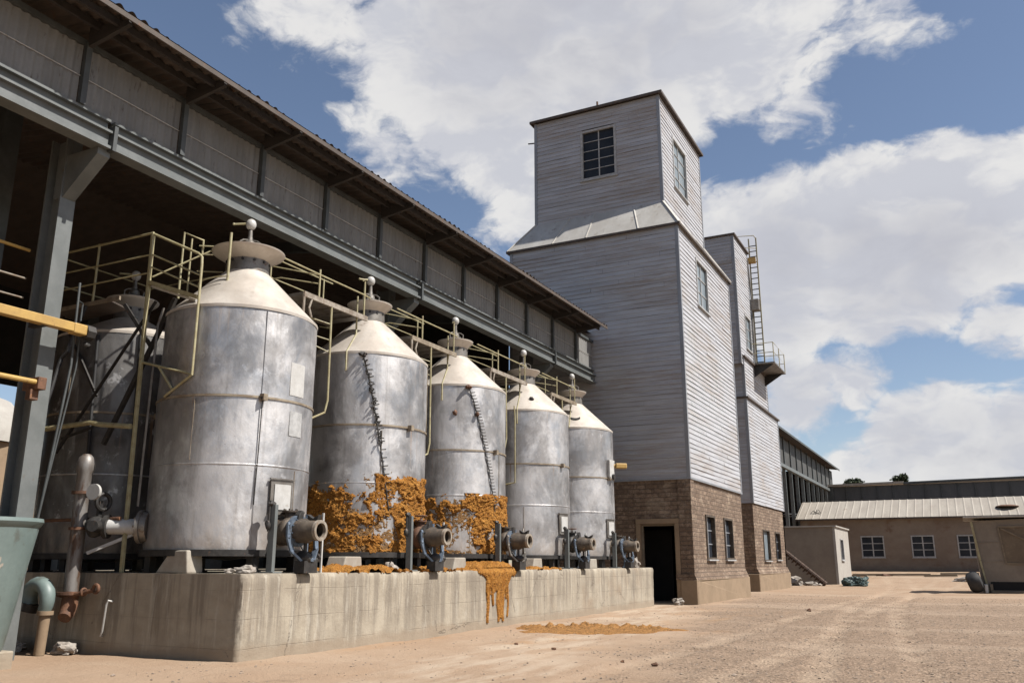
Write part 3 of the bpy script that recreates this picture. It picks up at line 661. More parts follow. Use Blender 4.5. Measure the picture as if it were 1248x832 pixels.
def outlet(root, cx, cy, z=1.90, var=0):
    """mouth pipe pointing +X out of the shell, with collar, split flange, yoke and stand"""
    y = cy - .12 if var == 0 else cy
    x0 = cx + math.sqrt(TR ** 2 - (y - cy) ** 2) - .04
    g = G(); g.lathe((0, 0, 0), [(.23, 0), (.23, .10), (.215, .14), (.20, .36), (.19, .40), (.20, .60), (.165, .66), (.16, .84), (.13, .84), (.125, .70)], 28)
    bmesh.ops.rotate(g.b, verts=g.b.verts, cent=(0, 0, 0), matrix=Matrix.Rotation(R(90), 3, 'Y')); bmesh.ops.translate(g.b, verts=g.b.verts, vec=(x0, y, z))
    pipe = g.out('outlet_pipe', 'valve', root, True)
    g = G(); g.cyl((x0 + .60, y, z), (x0 + .605, y, z), .125, n=24); g.out('pipe_bore', 'dark_hole', pipe)
    g = G(); g.ring((x0 - .02, y, z), (x0 + .05, y, z), .25, .17, 28)
    for k in range(8):
        a = 2 * PI * k / 8; q = V((x0 + .05, y + .215 * math.cos(a), z + .215 * math.sin(a))); g.cyl(q, q + V((.03, 0, 0)), .018, n=6)
    g.out('shell_flange', 'valve_light', pipe, True)
    g = G(); g.ring((x0 + .36, y, z), (x0 + .43, y, z), .25, .18, 20)
    for k in range(10):
        a = 2 * PI * k / 10 + .2; q = V((x0 + .33, y + .195 * math.cos(a), z + .195 * math.sin(a))); g.cyl(q, q + V((.13, 0, 0)), .014, n=6)
    g.out('bolted_flange', 'blue_steel' if var % 2 == 0 else 'dark_steel', pipe, True)
    g = G(); g.ring((x0 + .81, y, z), (x0 + .87, y, z), .165, .118, 24); g.out('mouth_ring', 'valve_light', pipe, True)
    g = G(); b0 = x0 + .22; g.ball((b0, y, z), .235, 3, (.62, 1, 1), .05, var + 2)
    g.cyl((b0, y, z + .18), (b0, y, z + .30), .10, .085, 14); g.cyl((b0, y, z + .30), (b0, y, z + .325), .135, n=14)
    for k in range(6): a = 2 * PI * k / 6; g.cyl((b0 + .11 * math.cos(a), y + .11 * math.sin(a), z + .29), (b0 + .11 * math.cos(a), y + .11 * math.sin(a), z + .355), .014, n=6)
    g.out('valve_body', ('valve', 'rust', 'valve', 'dark_steel', 'valve')[var % 5], pipe, True)
    if var in (1, 3):
        g = G(); g.torus((b0, y, z + .42), .12, .014, 'z', 24, 6); g.cyl((b0, y, z + .32), (b0, y, z + .44), .014, n=6)
        for k in range(4): a = PI * k / 2 + .3; g.cyl((b0, y, z + .42), (b0 + .12 * math.cos(a), y + .12 * math.sin(a), z + .42), .009, n=5)
        g.out('handwheel', 'rust', pipe, True)
    g = G(); g.path([V((x0 + .1, y + .22, z - .05)), V((x0 + .2, y + .30, z - .2)), V((x0 + .35, y + .30, z - .4)), V((x0 + .5, y + .22, PZ + .05)), V((x0 + .3, y + .5, PZ + .03))], .018, 6); g.out('hose', 'rubber', pipe, True)
    # clamp lug on top
    g = G(); g.prism([(y - .10, z + .14), (y + .02, z + .14), (y + .04, z + .26), (y - .01, z + .33), (y - .07, z + .25)], 'x', x0 + .38, x0 + .47); g.cyl((x0 + .42, y - .02, z + .25), (x0 + .42, y + .07, z + .30), .035, n=10); g.out('clamp_lug', 'dark_steel', pipe, bevel=.008)
    g = G(); g.prism([(x0 + .62, z + .13), (x0 + .80, z + .13), (x0 + .84, z + .25), (x0 + .72, z + .19), (x0 + .60, z + .26)], 'y', y - .04, y + .05)
    g.out('lifting_lug', 'dark_steel', pipe, bevel=.008)
    # hanging yoke arcs underneath
    g = G()
    pts = [V((x0 + .40, y - .23, z + .10)), V((x0 + .42, y - .25, z - .10)), V((x0 + .46, y - .19, z - .33)), V((x0 + .56, y - .06, z - .48)), V((x0 + .64, y + .10, z - .46)), V((x0 + .62, y + .20, z - .28)), V((x0 + .58, y + .22, z - .05))]
    for a, b in zip(pts, pts[1:]): g.bar(a, b, .085, .035)
    for k, a in enumerate(pts): g.ball(a, .042, 1)
    g.out('yoke', 'blue_steel' if var != 2 else 'dull_metal', pipe)
    g = G(); c = V((x0 + .55, y + .02, z - .42))
    g.ball(c, .13, 2, (1, .9, .8), .3, var); g.cyl(c + V((.02, .14, -.06)), c + V((.02, .32, -.02)), .05, .04, 12); g.ball(c + V((0, .30, .0)), .075, 2, (1, 1, 1), .3, var + 4)
    g.cyl(c + V((0, 0, .1)), c + V((0, 0, .3)), .03, n=8); g.box(c.x - .1, c.x + .1, c.y - .12, c.y + .2, PZ, c.z - .05)
    g.out('drain_cock', 'dark_steel', pipe, True)
    # tall stand plate at the near side
    ys = y - .42
    g = G(); g.prism([(ys - .035, PZ), (ys + .035, PZ), (ys + .035, z + .40), (ys - .035, z + .40)], 'x', x0 + .18, x0 + .30)
    g.box(x0 + .08, x0 + .36, ys - .07, ys + .14, PZ - .002, PZ + .025)
    g.out('stand_plate', 'steel_grey', root, bevel=.005)
    g = G(); g.ball((x0 + .2, ys - .02, z + .42), .055, 2, (1, 1.3, .9), .4, var); g.cyl((x0 + .2, ys - .06, z + .38), (x0 + .2, ys - .06, z - .02), .02, n=8)
    g.ball((x0 + .2, ys - .07, z + .08), .05, 2, (1, 1, 1.5), .3, var); g.out('stand_fitting', 'dark_steel', root, True)
    # second, smaller outlet on a post
    y2 = y + .52; x2 = x0 - .12
    g = G(); g.ring((x2, y2, z), (x2 + .52, y2, z), .115, .085, 20); p2 = g.out('drain_pipe', 'valve', root, True)
    g = G(); g.ring((x2 + .50, y2, z), (x2 + .55, y2, z), .135, .09, 20); g.out('mouth_ring', 'valve_light', p2, True)
    g = G(); g.cyl((x2 + .3, y2, z), (x2 + .305, y2, z), .09, n=18); g.out('pipe_bore', 'dark_hole', p2)
    g = G(); g.cyl((x2 + .40, y2 - .16, PZ), (x2 + .40, y2 - .16, z + .10), .035, n=10); g.cyl((x2 + .40, y2 - .16, z + .10), (x2 + .40, y2 - .16, z + .28), .05, .04, n=10)
    g.cyl((x2 + .40, y2 - .16, PZ), (x2 + .40, y2 - .16, PZ + .06), .10, .06, 12)
    g.out('pipe_post', 'blue_steel', root, True)
    g = G(); g.bar((x2 + .46, y2 + .17, PZ), (x2 + .46, y2 + .17, z + .32), .03, .03); g.out('gauge_strip', 'white_metal', root)

def make_tank(i, cy, cx=TX, r=TR, zb=1.60, sh=5.62, ct=6.55, label='', dark=False, grp='large conical metal tanks on the plinth'):
    root = thing('storage_tank', label, 'tank', (cx, cy, PZ), grp)
    n = 96
    prof = [(r - .01, zb)] + [(r, zb + (sh - zb) * k / 44) for k in range(1, 45)]
    g = G(); g.lathe((cx, cy, 0), prof, n, .012, i); g.out('shell', 'galv_shaded' if i == 5 else 'galv', root, True, 60)
    # weld seams
    for th_, za, zb_ in ((-28.5 + 61 * i, 4.15, 5.55), (-75 + 37 * i, 3.0, 4.0), (5 - 23 * i, 1.65, 2.9)):
        g = G(); g.path([sp(cx, cy, r + .006, th_, zb_), sp(cx, cy, r + .006, th_, za)], .007, 5); g.out('plate_joint', 'band', root)
    g = G(); g.lathe((cx, cy, 0), [(r + .002, 2.925), (r + .011, 2.935), (r + .011, 2.95), (r + .002, 2.96)], n); g.out('weld_seam', 'galv', root, True)
    g = G(); zc = 4.06 + (0, .04, -.05, .02, -.03, 0)[i]
    g.lathe((cx, cy, 0), [(r + .004, zc - .02), (r + .02, zc - .018), (r + .02, zc + .018), (r + .004, zc + .02)], n)
    q = sp(cx, cy, r + .03, -28 if i == 0 else -10, zc); g.box(q.x - .02, q.x + .07, q.y - .05, q.y + .05, zc - .06, zc + .05)
    g.out('hoop_band', 'band', root, True)
    # cone
    rr0 = (.66, .50, .47, .50, .48, .5)[i]; nr = (.385, .33, .32, .34, .33, .33)[i]
    g = G(); K = 10
    g.lathe((cx, cy, 0), [(r + .012, sh - .05), (r + .016, sh)] + [(r + .01 + (nr + .015 - r) * k / K, sh + (ct - sh) * k / K) for k in range(1, K + 1)], n, .008, i + 5); g.out('cone_roof', 'cone', root, True, 50)
    g = G(); g.lathe((cx, cy, 0), [(nr + .01, ct - .03), (nr, ct + .33)], 40); nk = g.out('neck', 'dull_metal', root, True)
    for a in range(0, 360, 30):
        g = G(); q = sp(cx, cy, nr + .001, a + 8 * (i % 3), ct + .20); dd = sp(0, 0, 1, a + 8 * (i % 3), 0); g.cyl(q, q + dd * .02, .026, n=10)
        g.out('neck_bolt', 'dark_steel', nk, True)
    zt = ct + .33
    g = G(); g.lathe((cx, cy, 0), [(nr, zt - .09), (.80 * rr0, zt - .01), (.95 * rr0, zt + .05), (.99 * rr0, zt + .075), (rr0, zt + .10), (.9 * rr0, zt + .115), (.45 * rr0, zt + .135), (0, zt + .14)], 64); g.out('rim_plate', 'cone', root, True, 60)
    vent(root, cx, cy, zt + .12, arm=(i in (0, 1, 5)), s=1.0 if i < 4 else .95, armdir=(-.75, -.66, 0) if i == 0 else (-.3, -.95, 0))
    # base
    g = G(); g.ring((cx, cy, zb - .10), (cx, cy, zb), r + .05, r - .14, 72); g.out('base_ring', 'dark_steel', root, True)
    g = G(); g.lathe((cx, cy, 0), [(0, zb - .16), (.7, zb - .10), (r - .15, zb - .03)], 40); g.out('bottom_dish', 'dull_metal', root, True)
    for k in range(8):
        a = 20 + 45 * k; q = sp(cx, cy, r - .10, a, 0)
        g = G(); g.bar((q.x, q.y, PZ), (q.x, q.y, zb - .09), .13, .13); g.box(q.x - .1, q.x + .1, q.y - .1, q.y + .1, PZ - .002, PZ + .02); g.out('leg', 'dark_steel', root)
    return root

labels = ['nearest silver tank, with a blank white plate high on its side', 'silver tank crusted with orange residue, directly right of the nearest tank',
          'silver tank crusted orange whose spill drips down the plinth front', 'clean silver tank, second from the tower, with a looping pipe on its left side', 'silver tank nearest the tower, with a yellow lamp box at its right edge']
tanks = []
for i, cy in enumerate(TY):
    r = make_tank(i, cy, label=labels[i]); tanks.append(r); cx = TX
    outlet(r, cx, cy, 1.90, i)
    if i in (0, 3, 4):
        g = G(); th = -8; z0, z1 = 2.18, 2.72; w = .44
        curved_plate(g, cx, cy, TR, th, w, z0, z1, .05); h = g.out('inspection_hatch', 'dull_metal', r)
        g = G(); curved_plate(g, cx, cy, TR + .045, th, w - .11, z0 + .06, z1 - .07, .022); g.out('hatch_cover', 'white_metal', h)
        for zz in (z0 - .02, z1 + .005): g = G(); curved_plate(g, cx, cy, TR + .03, th, w + .06, zz, zz + .02, .045); g.out('hatch_rim', 'dull_metal', h)
    if i == 0:
        g = G(); curved_plate(g, cx, cy, TR, 2, .36, 4.17, 4.74, .014); g.out('plate', 'white_metal', r)
        g = G(); curved_plate(g, cx, cy, TR, 3, .32, 3.48, 3.90, .006); g.out('faded_patch', 'frame', r, label='pale faded square patch below the plate')
        g = G(); g.path([sp(cx, cy, TR + .03, -28, 4.04), sp(cx, cy, TR + .03, -28.3, 3.2), sp(cx, cy, TR + .03, -29, 2.3)], .009, 6); g.ball(sp(cx, cy, TR + .05, -28, 4.05), .05, 2, (1, 1, 1.2), .4); g.out('pull_rod', 'dark_steel', r, True)
        g = G(); g.path([sp(cx, cy, TR + .012, -28.5, 5.55), sp(cx, cy, TR + .012, -28.5, 4.1)], .006, 6); g.out('vertical_seam', 'galv', r, True); g = G(); g.path([sp(cx, cy, TR + .012, -28.5, 2.9), sp(cx, cy, TR + .012, -28.5, 1.62)], .006, 6); g.out('vertical_seam', 'galv', r, True)
        # side outlet toward the yard's near end
        p = sp(cx, cy, TR - .05, -118, 1.97); d = V((-.86, -.50, 0)).normalized()
        g = G(); g.cyl(p, p + d * .10, .24, n=28); g.ring(p + d * .10, p + d * .16, .27, .15, 28)
        for k in range(10):
            a = 2 * PI * k / 10; s_ = V((-d.y, d.x, 0)); q = p + d * .16 + s_ * .215 * math.cos(a) + V((0, 0, .215 * math.sin(a))); g.cyl(q, q + d * .035, .02, n=6)
        f = g.out('side_flange', 'dull_metal', r, True)
        g = G(); g.cyl(p + d * .1, p + d * .66, .13, .12, 20); g.out('side_pipe', 'white_metal', f, True)
        g = G(); e = p + d * .68; s_ = V((-d.y, d.x, 0))
        g.cyl(e - d * .03, e + d * .04, .19, n=20); g.ball(e + d * .18, .17, 3, (1, 1, 1), .22, 2); g.cyl(e + d * .1 + s_ * .1, e + d * .1 + s_ * .34, .10, .09, 14)
        g.bar(e + d * .15, e + d * .15 + V((0, 0, .42)), .07, .06); g.torus(e + d * .12 + V((.02, 0, .40)), .13, .035, 'x', 20, 8)
        g.out('side_valve', 'dark_steel', f, True)
        g = G(); g.bar(p + d * .25 + V((0, 0, -.12)), p + d * .95 + V((0, 0, -.42)), .05, .05); g.out('side_strut', 'white_metal', f)
        g = G(); yy = cy - TR - .02
        g.path([V((cx - .75, yy + .18, 5.72)), V((cx - .78, yy + .12, 5.4)), V((cx - .78, yy + .10, 3.0)), V((cx - .78, yy + .10, 2.3))], .022, 8)
        g.out('downpipe', 'dull_metal', r, True)
    if i in (1, 2):
        a0, a1 = (-58, -29) if i == 1 else (-45, -10); z1, z0 = 5.55, (2.3 if i == 1 else 2.6)
        g = G(); pts = [sp(cx, cy, TR + .025 + .012 * math.sin(k * 1.7), a0 + (a1 - a0) * (k / 40) ** .8, z1 + (z0 - z1) * k / 40) for k in range(41)]
        g.path(pts, .014, 6)
        rr = random.Random(i)
        for k in range(2, 40):
            p = pts[k]; th = math.degrees(math.atan2(p.y - cy, p.x - cx))
            if i == 1 and k > 22 and k % 2: continue
            L = (4.2 if (i == 2 or k > 20) else rr.uniform(2, 5)); tilt = rr.uniform(-.03, .05) if (i == 1 and k < 22) else .012
            g.path([p, sp(cx, cy, TR + .05, th + L, p.z + tilt)], .011, 5)
            if i == 1 and k < 24:
                for _ in range(3):
                    q = p + V((rr.uniform(0, .03), rr.uniform(-.08, .08), rr.uniform(-.06, .06))); g.path([p, q], .009, 5); g.ball(q, .02, 1, (1, 1, 1), .5, k)
        g.out('rung_strip', 'dark_steel', r)
        g = G(); p = pts[0]; 
        for k in range(4): g.ball(p + V((.02, (k - 1.5) * .05, -.02 + .02 * (k % 2))), .05, 2, (1, 1, .8), .5, k + i)
        g.out('rusty_bracket', 'rust' if i == 2 else 'dark_steel', r); g = G()
        g.ball(pts[9] + V((.02, -.03, 0)), .05, 2, (1, 1, 1), .5, 3)
        g.out('rusty_bracket', 'rust' if i == 2 else 'dark_steel', r)
        if i == 1:
            g = crust(cx, cy, TR, -120, 25, 1.60, 3.12, lambda th, z: (.70 - max(0, (z - (2.72 if th < -42 else 3.0)) * 5.0) - (.0 if th > -42 else .2) - (1.5 * math.exp(-((th + 30) / 10) ** 2 - ((z - 1.9) / .33) ** 2)) - (.7 * math.exp(-((th + 52) / 7) ** 2 - ((z - 2.15) / .3) ** 2)) - (1.0 * math.exp(-((th - 2) / 14) ** 2 - ((z - 1.8) / .4) ** 2))), 3.3)
        else:
            g = crust(cx, cy, TR, -118, 42, 1.60, 3.0, lambda th, z: (.66 - max(0, (z - (2.7 if th < -50 else 2.9)) * 5.0) - (.5 if th < -72 else 0) - 2.2 * math.exp(-((th + 52) / 13) ** 2 - ((z - 1.85) / .55) ** 2)), 7.7)
        g.out('residue_crust', 'residue', r, True, 70, label='thick crust of dried orange residue')
        fo = M['residue_film']
        g = crust(cx, cy, TR, -122, 45, 1.60, 3.5, (lambda th, z: .75 - max(0, (z - 2.75) * 3.0)) if i == 1 else (lambda th, z: .6 - max(0, (z - 2.65) * 3.0) - (.5 if th < -75 else 0)), 11.3 + i, True)
        g.out('residue_film', 'residue_film', r, True, 70, label='thin speckled film of orange dust')
    if i == 2:
        g = G(); g.ball(sp(cx, cy, TR, -58, 4.9), .055, 2, (1, 1, 1.2), .5, 1); g.out('rust_spot_fitting', 'rust', r)
    if i == 3:
        g = G(); q = sp(cx, cy, 0, 0, 0)
        g.path([sp(cx, cy, TR + .06, -75, 5.7), sp(cx, cy, TR + .09, -74, 5.3), sp(cx, cy, TR + .09, -74, 3.55), sp(cx, cy, TR + .12, -84, 3.5), sp(cx, cy, TR + .15, -104, 3.5)], .022, 8); g.out('looping_pipe', 'cream_rail', r, True)
        g = G(); q = sp(cx, cy, .98, -50, 5.98); g.ball(q, .07, 2, (1, 1, .8), .3); g.cyl(q, q + V((.0, .14, .02)), .025, n=8); g.out('roof_fitting', 'dark_steel', r, True)
    if i == 4:
        nrm = V((.40 * math.cos(R(-62)), .40 * math.sin(R(-62)), .55)).normalized()
        q = sp(cx, cy, .93, -62, 5.95); g = G(); g.cyl(q - nrm * .02, q + nrm * .035, .17, n=24); g.out('roof_port', 'dark_hole', r, True)
        g = G(); curved_plate(g, cx, cy, TR, -4, .36, 4.02, 4.62, .10, 4); bx = g.out('switch_box', 'white_metal', r, bevel=.01)
        q = sp(cx, cy, TR + .12, 4, 4.45); g = G(); g.bar(q, q + V((.30, .22, .0)), .20, .17); g.cyl(q + V((-.08, -.05, -.0)), q, .06, n=12); g.out('lamp_box', 'yellow', r, bevel=.03)
        q = sp(cx, cy, TR + .1, -4, 4.08); g = G(); g.cyl(q, q + V((.06, 0, 0)), .09, n=16); g.out('meter', 'dark_steel', bx, True)
    # vertical dip pipe standing in front of the rim plate
    if i != 0:
        a = -72; p = sp(cx, cy, .82, a, 0)
        g = G(); rb = .93 if i != 4 else 1.1; g.path([V((p.x, p.y, 6.95)), V((p.x, p.y, 6.1)), sp(cx, cy, TR + .03, a, 5.60), sp(cx, cy, TR + .03, a, 5.2)][:3 if i == 4 else 4], .02, 8); g.out('dip_pipe', 'cream_rail', r, True)
    else:
        p = sp(cx, cy, .72, -72, 0); g = G(); g.path([V((p.x, p.y, 7.12)), V((p.x, p.y, 6.02))], .024, 8); g.torus((cx, cy, 6.26), .84, .011, 'z', 24, 6, R(-150), R(-70)); g.out('dip_pipe', 'cream_rail', r, True)
# rear tank in the shade of the shed
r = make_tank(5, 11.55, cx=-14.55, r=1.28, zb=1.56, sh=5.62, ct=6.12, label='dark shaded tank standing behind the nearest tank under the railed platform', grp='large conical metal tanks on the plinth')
g = G()
for a, (z0, z1) in ((-62, (5.5, 2.2)), (-30, (5.6, 1.9))):
    g.path([sp(-14.55, 11.55, 1.33, a, z0), sp(-14.55, 11.55, 1.33, a + 5, z1)], .03, 8)
g.out('side_cable', 'rubber', r, True)

# ------------------------------------------------------------------ concrete saddles, rubble on plinth
def block(name, mat, pts, plane, a, b, label, cat, group=None, bevel=.02):
    g = G(); g.prism(pts, plane, a, b); c = g.b.verts; cc = V((0, 0, 0))
    for v in g.b.verts: cc += v.co
    cc /= len(g.b.verts); zmin = min(v.co.z for v in g.b.verts)
    o = g.out(name, mat, None, bevel=bevel, loc=(cc.x, cc.y, zmin)); tag(o, label, cat, group); return o
block('saddle_block', 'block', [(-11.42, PZ), (-10.72, PZ), (-10.77, PZ + .35), (-11.12, PZ + .35)], 'y', 10.02, 10.34, 'pale wedge shaped block under the nearest tank at the plinth corner', 'block')
for y, L in ((13.15, 'pale block dusted with orange, on the plinth right of the nearest tank valve'), (17.0, 'pale block on the plinth between the two orange crusted tanks'), (21.0, 'pale block on the plinth right of the second orange crusted tank'), (24.9, 'pale trapezoid block on the plinth left of the last tank')):
    block('footing_block', 'block', [(y - .3, PZ), (y + .3, PZ), (y + .26, PZ + .27), (y - .2, PZ + .27)], 'x', -10.35, -9.95, L, 'block', 'blocks lying on the plinth')
rr = random.Random(11)
def rock(name, x, y, z, s, sq, seed, label, mat='stone', cat='stone', group=None):
    g = G(); g.ball((x, y, z + s * sq[2] * .6), s, 3, sq, .55, seed); o = g.out(name, mat, None, loc=(x, y, z)); tag(o, label, cat, group); return o
GR = 'stones lying about'
rock('stone', -9.85, 10.35, PZ, .10, (1.7, 1, .7), 1, 'small pale stone on the plinth corner left of the stand plate', group=GR)
rock('stone', -9.95, 10.12, PZ, .06, (1.5, 1, .8), 2, 'tiny orange tinged stone left of the pale stone on the plinth corner', group=GR)
rock('stone', -9.72, 11.62, PZ, .07, (1.2, 1, .9), 3, 'small pale stone beneath the nearest outlet pipe', group=GR)
rock('stone', -9.8, 14.1, PZ, .12, (1.2, 1, .9), 4, 'pinkish stone on the plinth left of the second tank outlet', group=GR)
rock('stone', -9.7, 28.0, PZ, .13, (1, .8, 1.4), 5, 'pinkish white upright stone at the far end of the plinth top', group=GR)
rock('stone', -8.93, 30.05, 0, .17, (1.1, 1, .85), 6, 'white block shaped stone on the ground by the tower corner', group=GR)
rock('stone', -12.95, 9.75, 0, .15, (1.5, 1, .7), 7, 'pale stone at the foot of the rusty standpipe', group=GR)
rock('stone', -14.1, 9.65, 0, .14, (1.7, 1, .7), 8, 'flat pale stone beside the leg of the teal pipe elbow', group=GR)
rock('stone', -9.85, 58.2, 0, .42, (1.2, 1, .8), 9, 'large white boulder at the foot of the rusty auger', group=GR)
rock('stone', -10.25, 57.4, 0, .25, (1.6, 1, .5), 10, 'grey boulder left of the large white boulder', group=GR)
rock('stone', -8.8, 58.5, 0, .22, (2.2, 1, .7), 12, 'low pale rubble lump between the white boulder and the hut corner', group=GR)
rock('stone', -10.5, 76, .45, .45, (1.7, 1, .7), 13, 'pale rubble heap against the long tan wall below its first window', group=GR)
rock('stone', -.2, 66, .15, .4, (1.8, 1, .5), 14, 'pale rubble heap left of the drum near the right edge', group=GR)
rock('stone', -5.7, 73, .35, .3, (1.7, 1, .5), 21, 'dark lump of rubble lying on the plank line before the tan wall', mat='rust', group=GR)
for k, (x, y) in enumerate([(-4.05, 12.35), (-4.62, 12.6), (-6.3, 13.9), (-7.3, 14.5), (-4.4, 28.3)]):
    rock('pebble', x, y, gz(x, y), (.035, .022, .03, .026, .06)[k], (1.2, 1, .8), 30 + k, ['dark pebble, the larger of a pair on the bare dirt in the foreground', 'small dark pebble beside the larger foreground pebble', 'dark pebble midway between the plinth and the foreground pair', 'dark pebble nearest the plinth front', 'dark stone on the pale track far right of the orange pile'][k], 'rust', 'pebble', 'dark pebbles on the dirt')

# spill on top of plinth with drips
def spill():
    g = G(); P = {}
    d = .03
    def cov(y): return .75 * math.exp(-((y - 17.95) / .75) ** 4) + .35 * math.exp(-((y - 13.2) / .9) ** 4) + .15 * math.exp(-((y - 15.6) / 1.2) ** 4) + .12 * math.exp(-((y - 20.6) / .9) ** 4)
    nx_, ny_ = int(.95 / d), int((21.6 - 12.2) / d); C = {}
    for i in range(nx_ + 1):
        for j in range(ny_ + 1):
            x = -10.42 + i * d; y = 12.2 + j * d
            c = cov(y) - .22 + .45 * noise.fractal(V((x * 2.2, y * 2.2, 5)), .8, 2, 5) + (.12 if x < -9.9 else 0)
            C[i, j] = c
    def vt(i, j):
        if (i, j) not in P:
            x = -10.42 + i * d; y = 12.2 + j * d; c = C[i, j]
            h = min(.17, max(0, c) * .26) + .03 * max(0, noise.fractal(V((x * 9, y * 9, 2)), .8, 2, 4)) * (c > 0)
            if i == nx_: x = PX + .004; h = min(h, .05)
            P[i, j] = g.b.verts.new((x, y, PZ - .02 + h if c <= 0 else PZ + .01 + h))
        return P[i, j]
    for i in range(nx_):
        for j in range(ny_):
            if max(C[i, j], C[i + 1, j], C[i, j + 1], C[i + 1, j + 1]) > 0: g.b.faces.new([vt(i, j), vt(i + 1, j), vt(i + 1, j + 1), vt(i, j + 1)])
    # front apron and drips
    d = .013; y0, y1 = 16.9, 18.95; nj = int((y1 - y0) / d); nk = int((PZ + .03 - .12) / d); Q = {}; F = {}
    drips = [(17.46, .10, .055), (17.56, .72, .04), (17.70, .50, .05), (17.94, .06, .05), (18.04, .22, .075), (18.16, .0, .06), (18.30, .62, .05), (18.40, .22, .04)]
    for j in range(nj + 1):
        for k in range(nk + 1):
            y = y0 + j * d; z = PZ + .03 - k * d
            low = PZ - .36 * math.exp(-((y - 17.95) / .52) ** 4) - .10 + .09 * noise.fractal(V((y * 5, 0, 3)), .8, 2, 4)
            c = (z - low) * 6 if abs(y - 17.93) < .9 else -1
            c = min(c, 1)
            for (yd, zd, w) in drips:
                yy = y - yd - .02 * math.sin(z * 9 + yd * 7)
                if z > zd: c = max(c, (1 - abs(yy) / (w * (.65 + .35 * min(1, (z - zd) * 2)))) * .7)
                else: c = max(c, .5 - math.hypot(yy, z - zd) / w)
            c += .18 * noise.fractal(V((0, y * 7, z * 5)), .8, 2, 4) * (1 if z > .7 else .35)
            F[j, k] = c
    def vq(j, k):
        if (j, k) not in Q:
            y = y0 + j * d; z = PZ + .03 - k * d; c = F[j, k]
            h = (.012 + min(.09, max(0, c) * (.010 + .028 * sstep(.6, 1.15, z))) + .025 * max(0, noise.fractal(V((1, y * 11, z * 11)), .8, 2, 4)) * sstep(.7, 1.0, z)) if c > 0 else -.015
            zz = max(0, z - (PZ - .05)); Q[j, k] = g.b.verts.new((PX + .012 + h - zz * 1.3, y, z + zz * .55))
        return Q[j, k]
    for j in range(nj):
        for k in range(nk):
            if max(F[j, k], F[j + 1, k], F[j, k + 1], F[j + 1, k + 1]) > 0: g.b.faces.new([vq(j, k), vq(j + 1, k), vq(j + 1, k + 1), vq(j, k + 1)])
    o = g.out('dried_spill', 'residue', None, True, 75, loc=(-9.6, 17.9, PZ), weld=False)
    tag(o, 'dried orange spill on the plinth top running down its front in drips', 'spill')
spill()
def pile():
    g = G(); P = {}; d = .035; cx, cy = -7.35, 18.15; ux, uy = V((.93, .36)), V((-.36, .93)); C = {}
    n1_, n2_ = int(4.4 / d), int(2.9 / d)
    for i in range(n1_ + 1):
        for j in range(n2_ + 1):
            a = -2.2 + i * d; b = -1.45 + j * d; x = cx + ux.x * a + uy.x * b; y = cy + ux.y * a + uy.y * b
            e = 1 - (a / 1.75) ** 2 - (b / .95) ** 2
            c = e * .9 + .6 * noise.fractal(V((x * 1.4, y * 1.4, 8)), .8, 2, 5)
            crest = math.exp(-((b - .35 - .12 * math.sin(a * 2)) / .17) ** 2) * max(0, 1 - (a / 1.7) ** 4)
            h = .03 * min(1, max(0, c)) + .10 * crest * (.55 + noise.fractal(V((x * 6, y * 6, 1)), .8, 2, 4)) + .018 * noise.fractal(V((x * 14, y * 14, 1)), .8, 2, 3)
            C[i, j] = (c, x, y, h)
    def vt(i, j):
        if (i, j) not in P:
            c, x, y, h = C[i, j]; P[i, j] = g.b.verts.new((x, y, gz(x, y) + (max(.003, h + .008) * min(1, c * 3) if c > 0 else -.01)))
        return P[i, j]
    for i in range(n1_):
        for j in range(n2_):
            if max(C[i, j][0], C[i + 1, j][0], C[i, j + 1][0], C[i + 1, j + 1][0]) > 0: g.b.faces.new([vt(i, j), vt(i + 1, j), vt(i + 1, j + 1), vt(i, j + 1)])
    o = g.out('residue_pile', 'residue_dirt', None, True, 80, loc=(cx, cy, 0), weld=False); tag(o, 'low crumbly orange pile spread on the dirt before the plinth', 'spill')
pile()

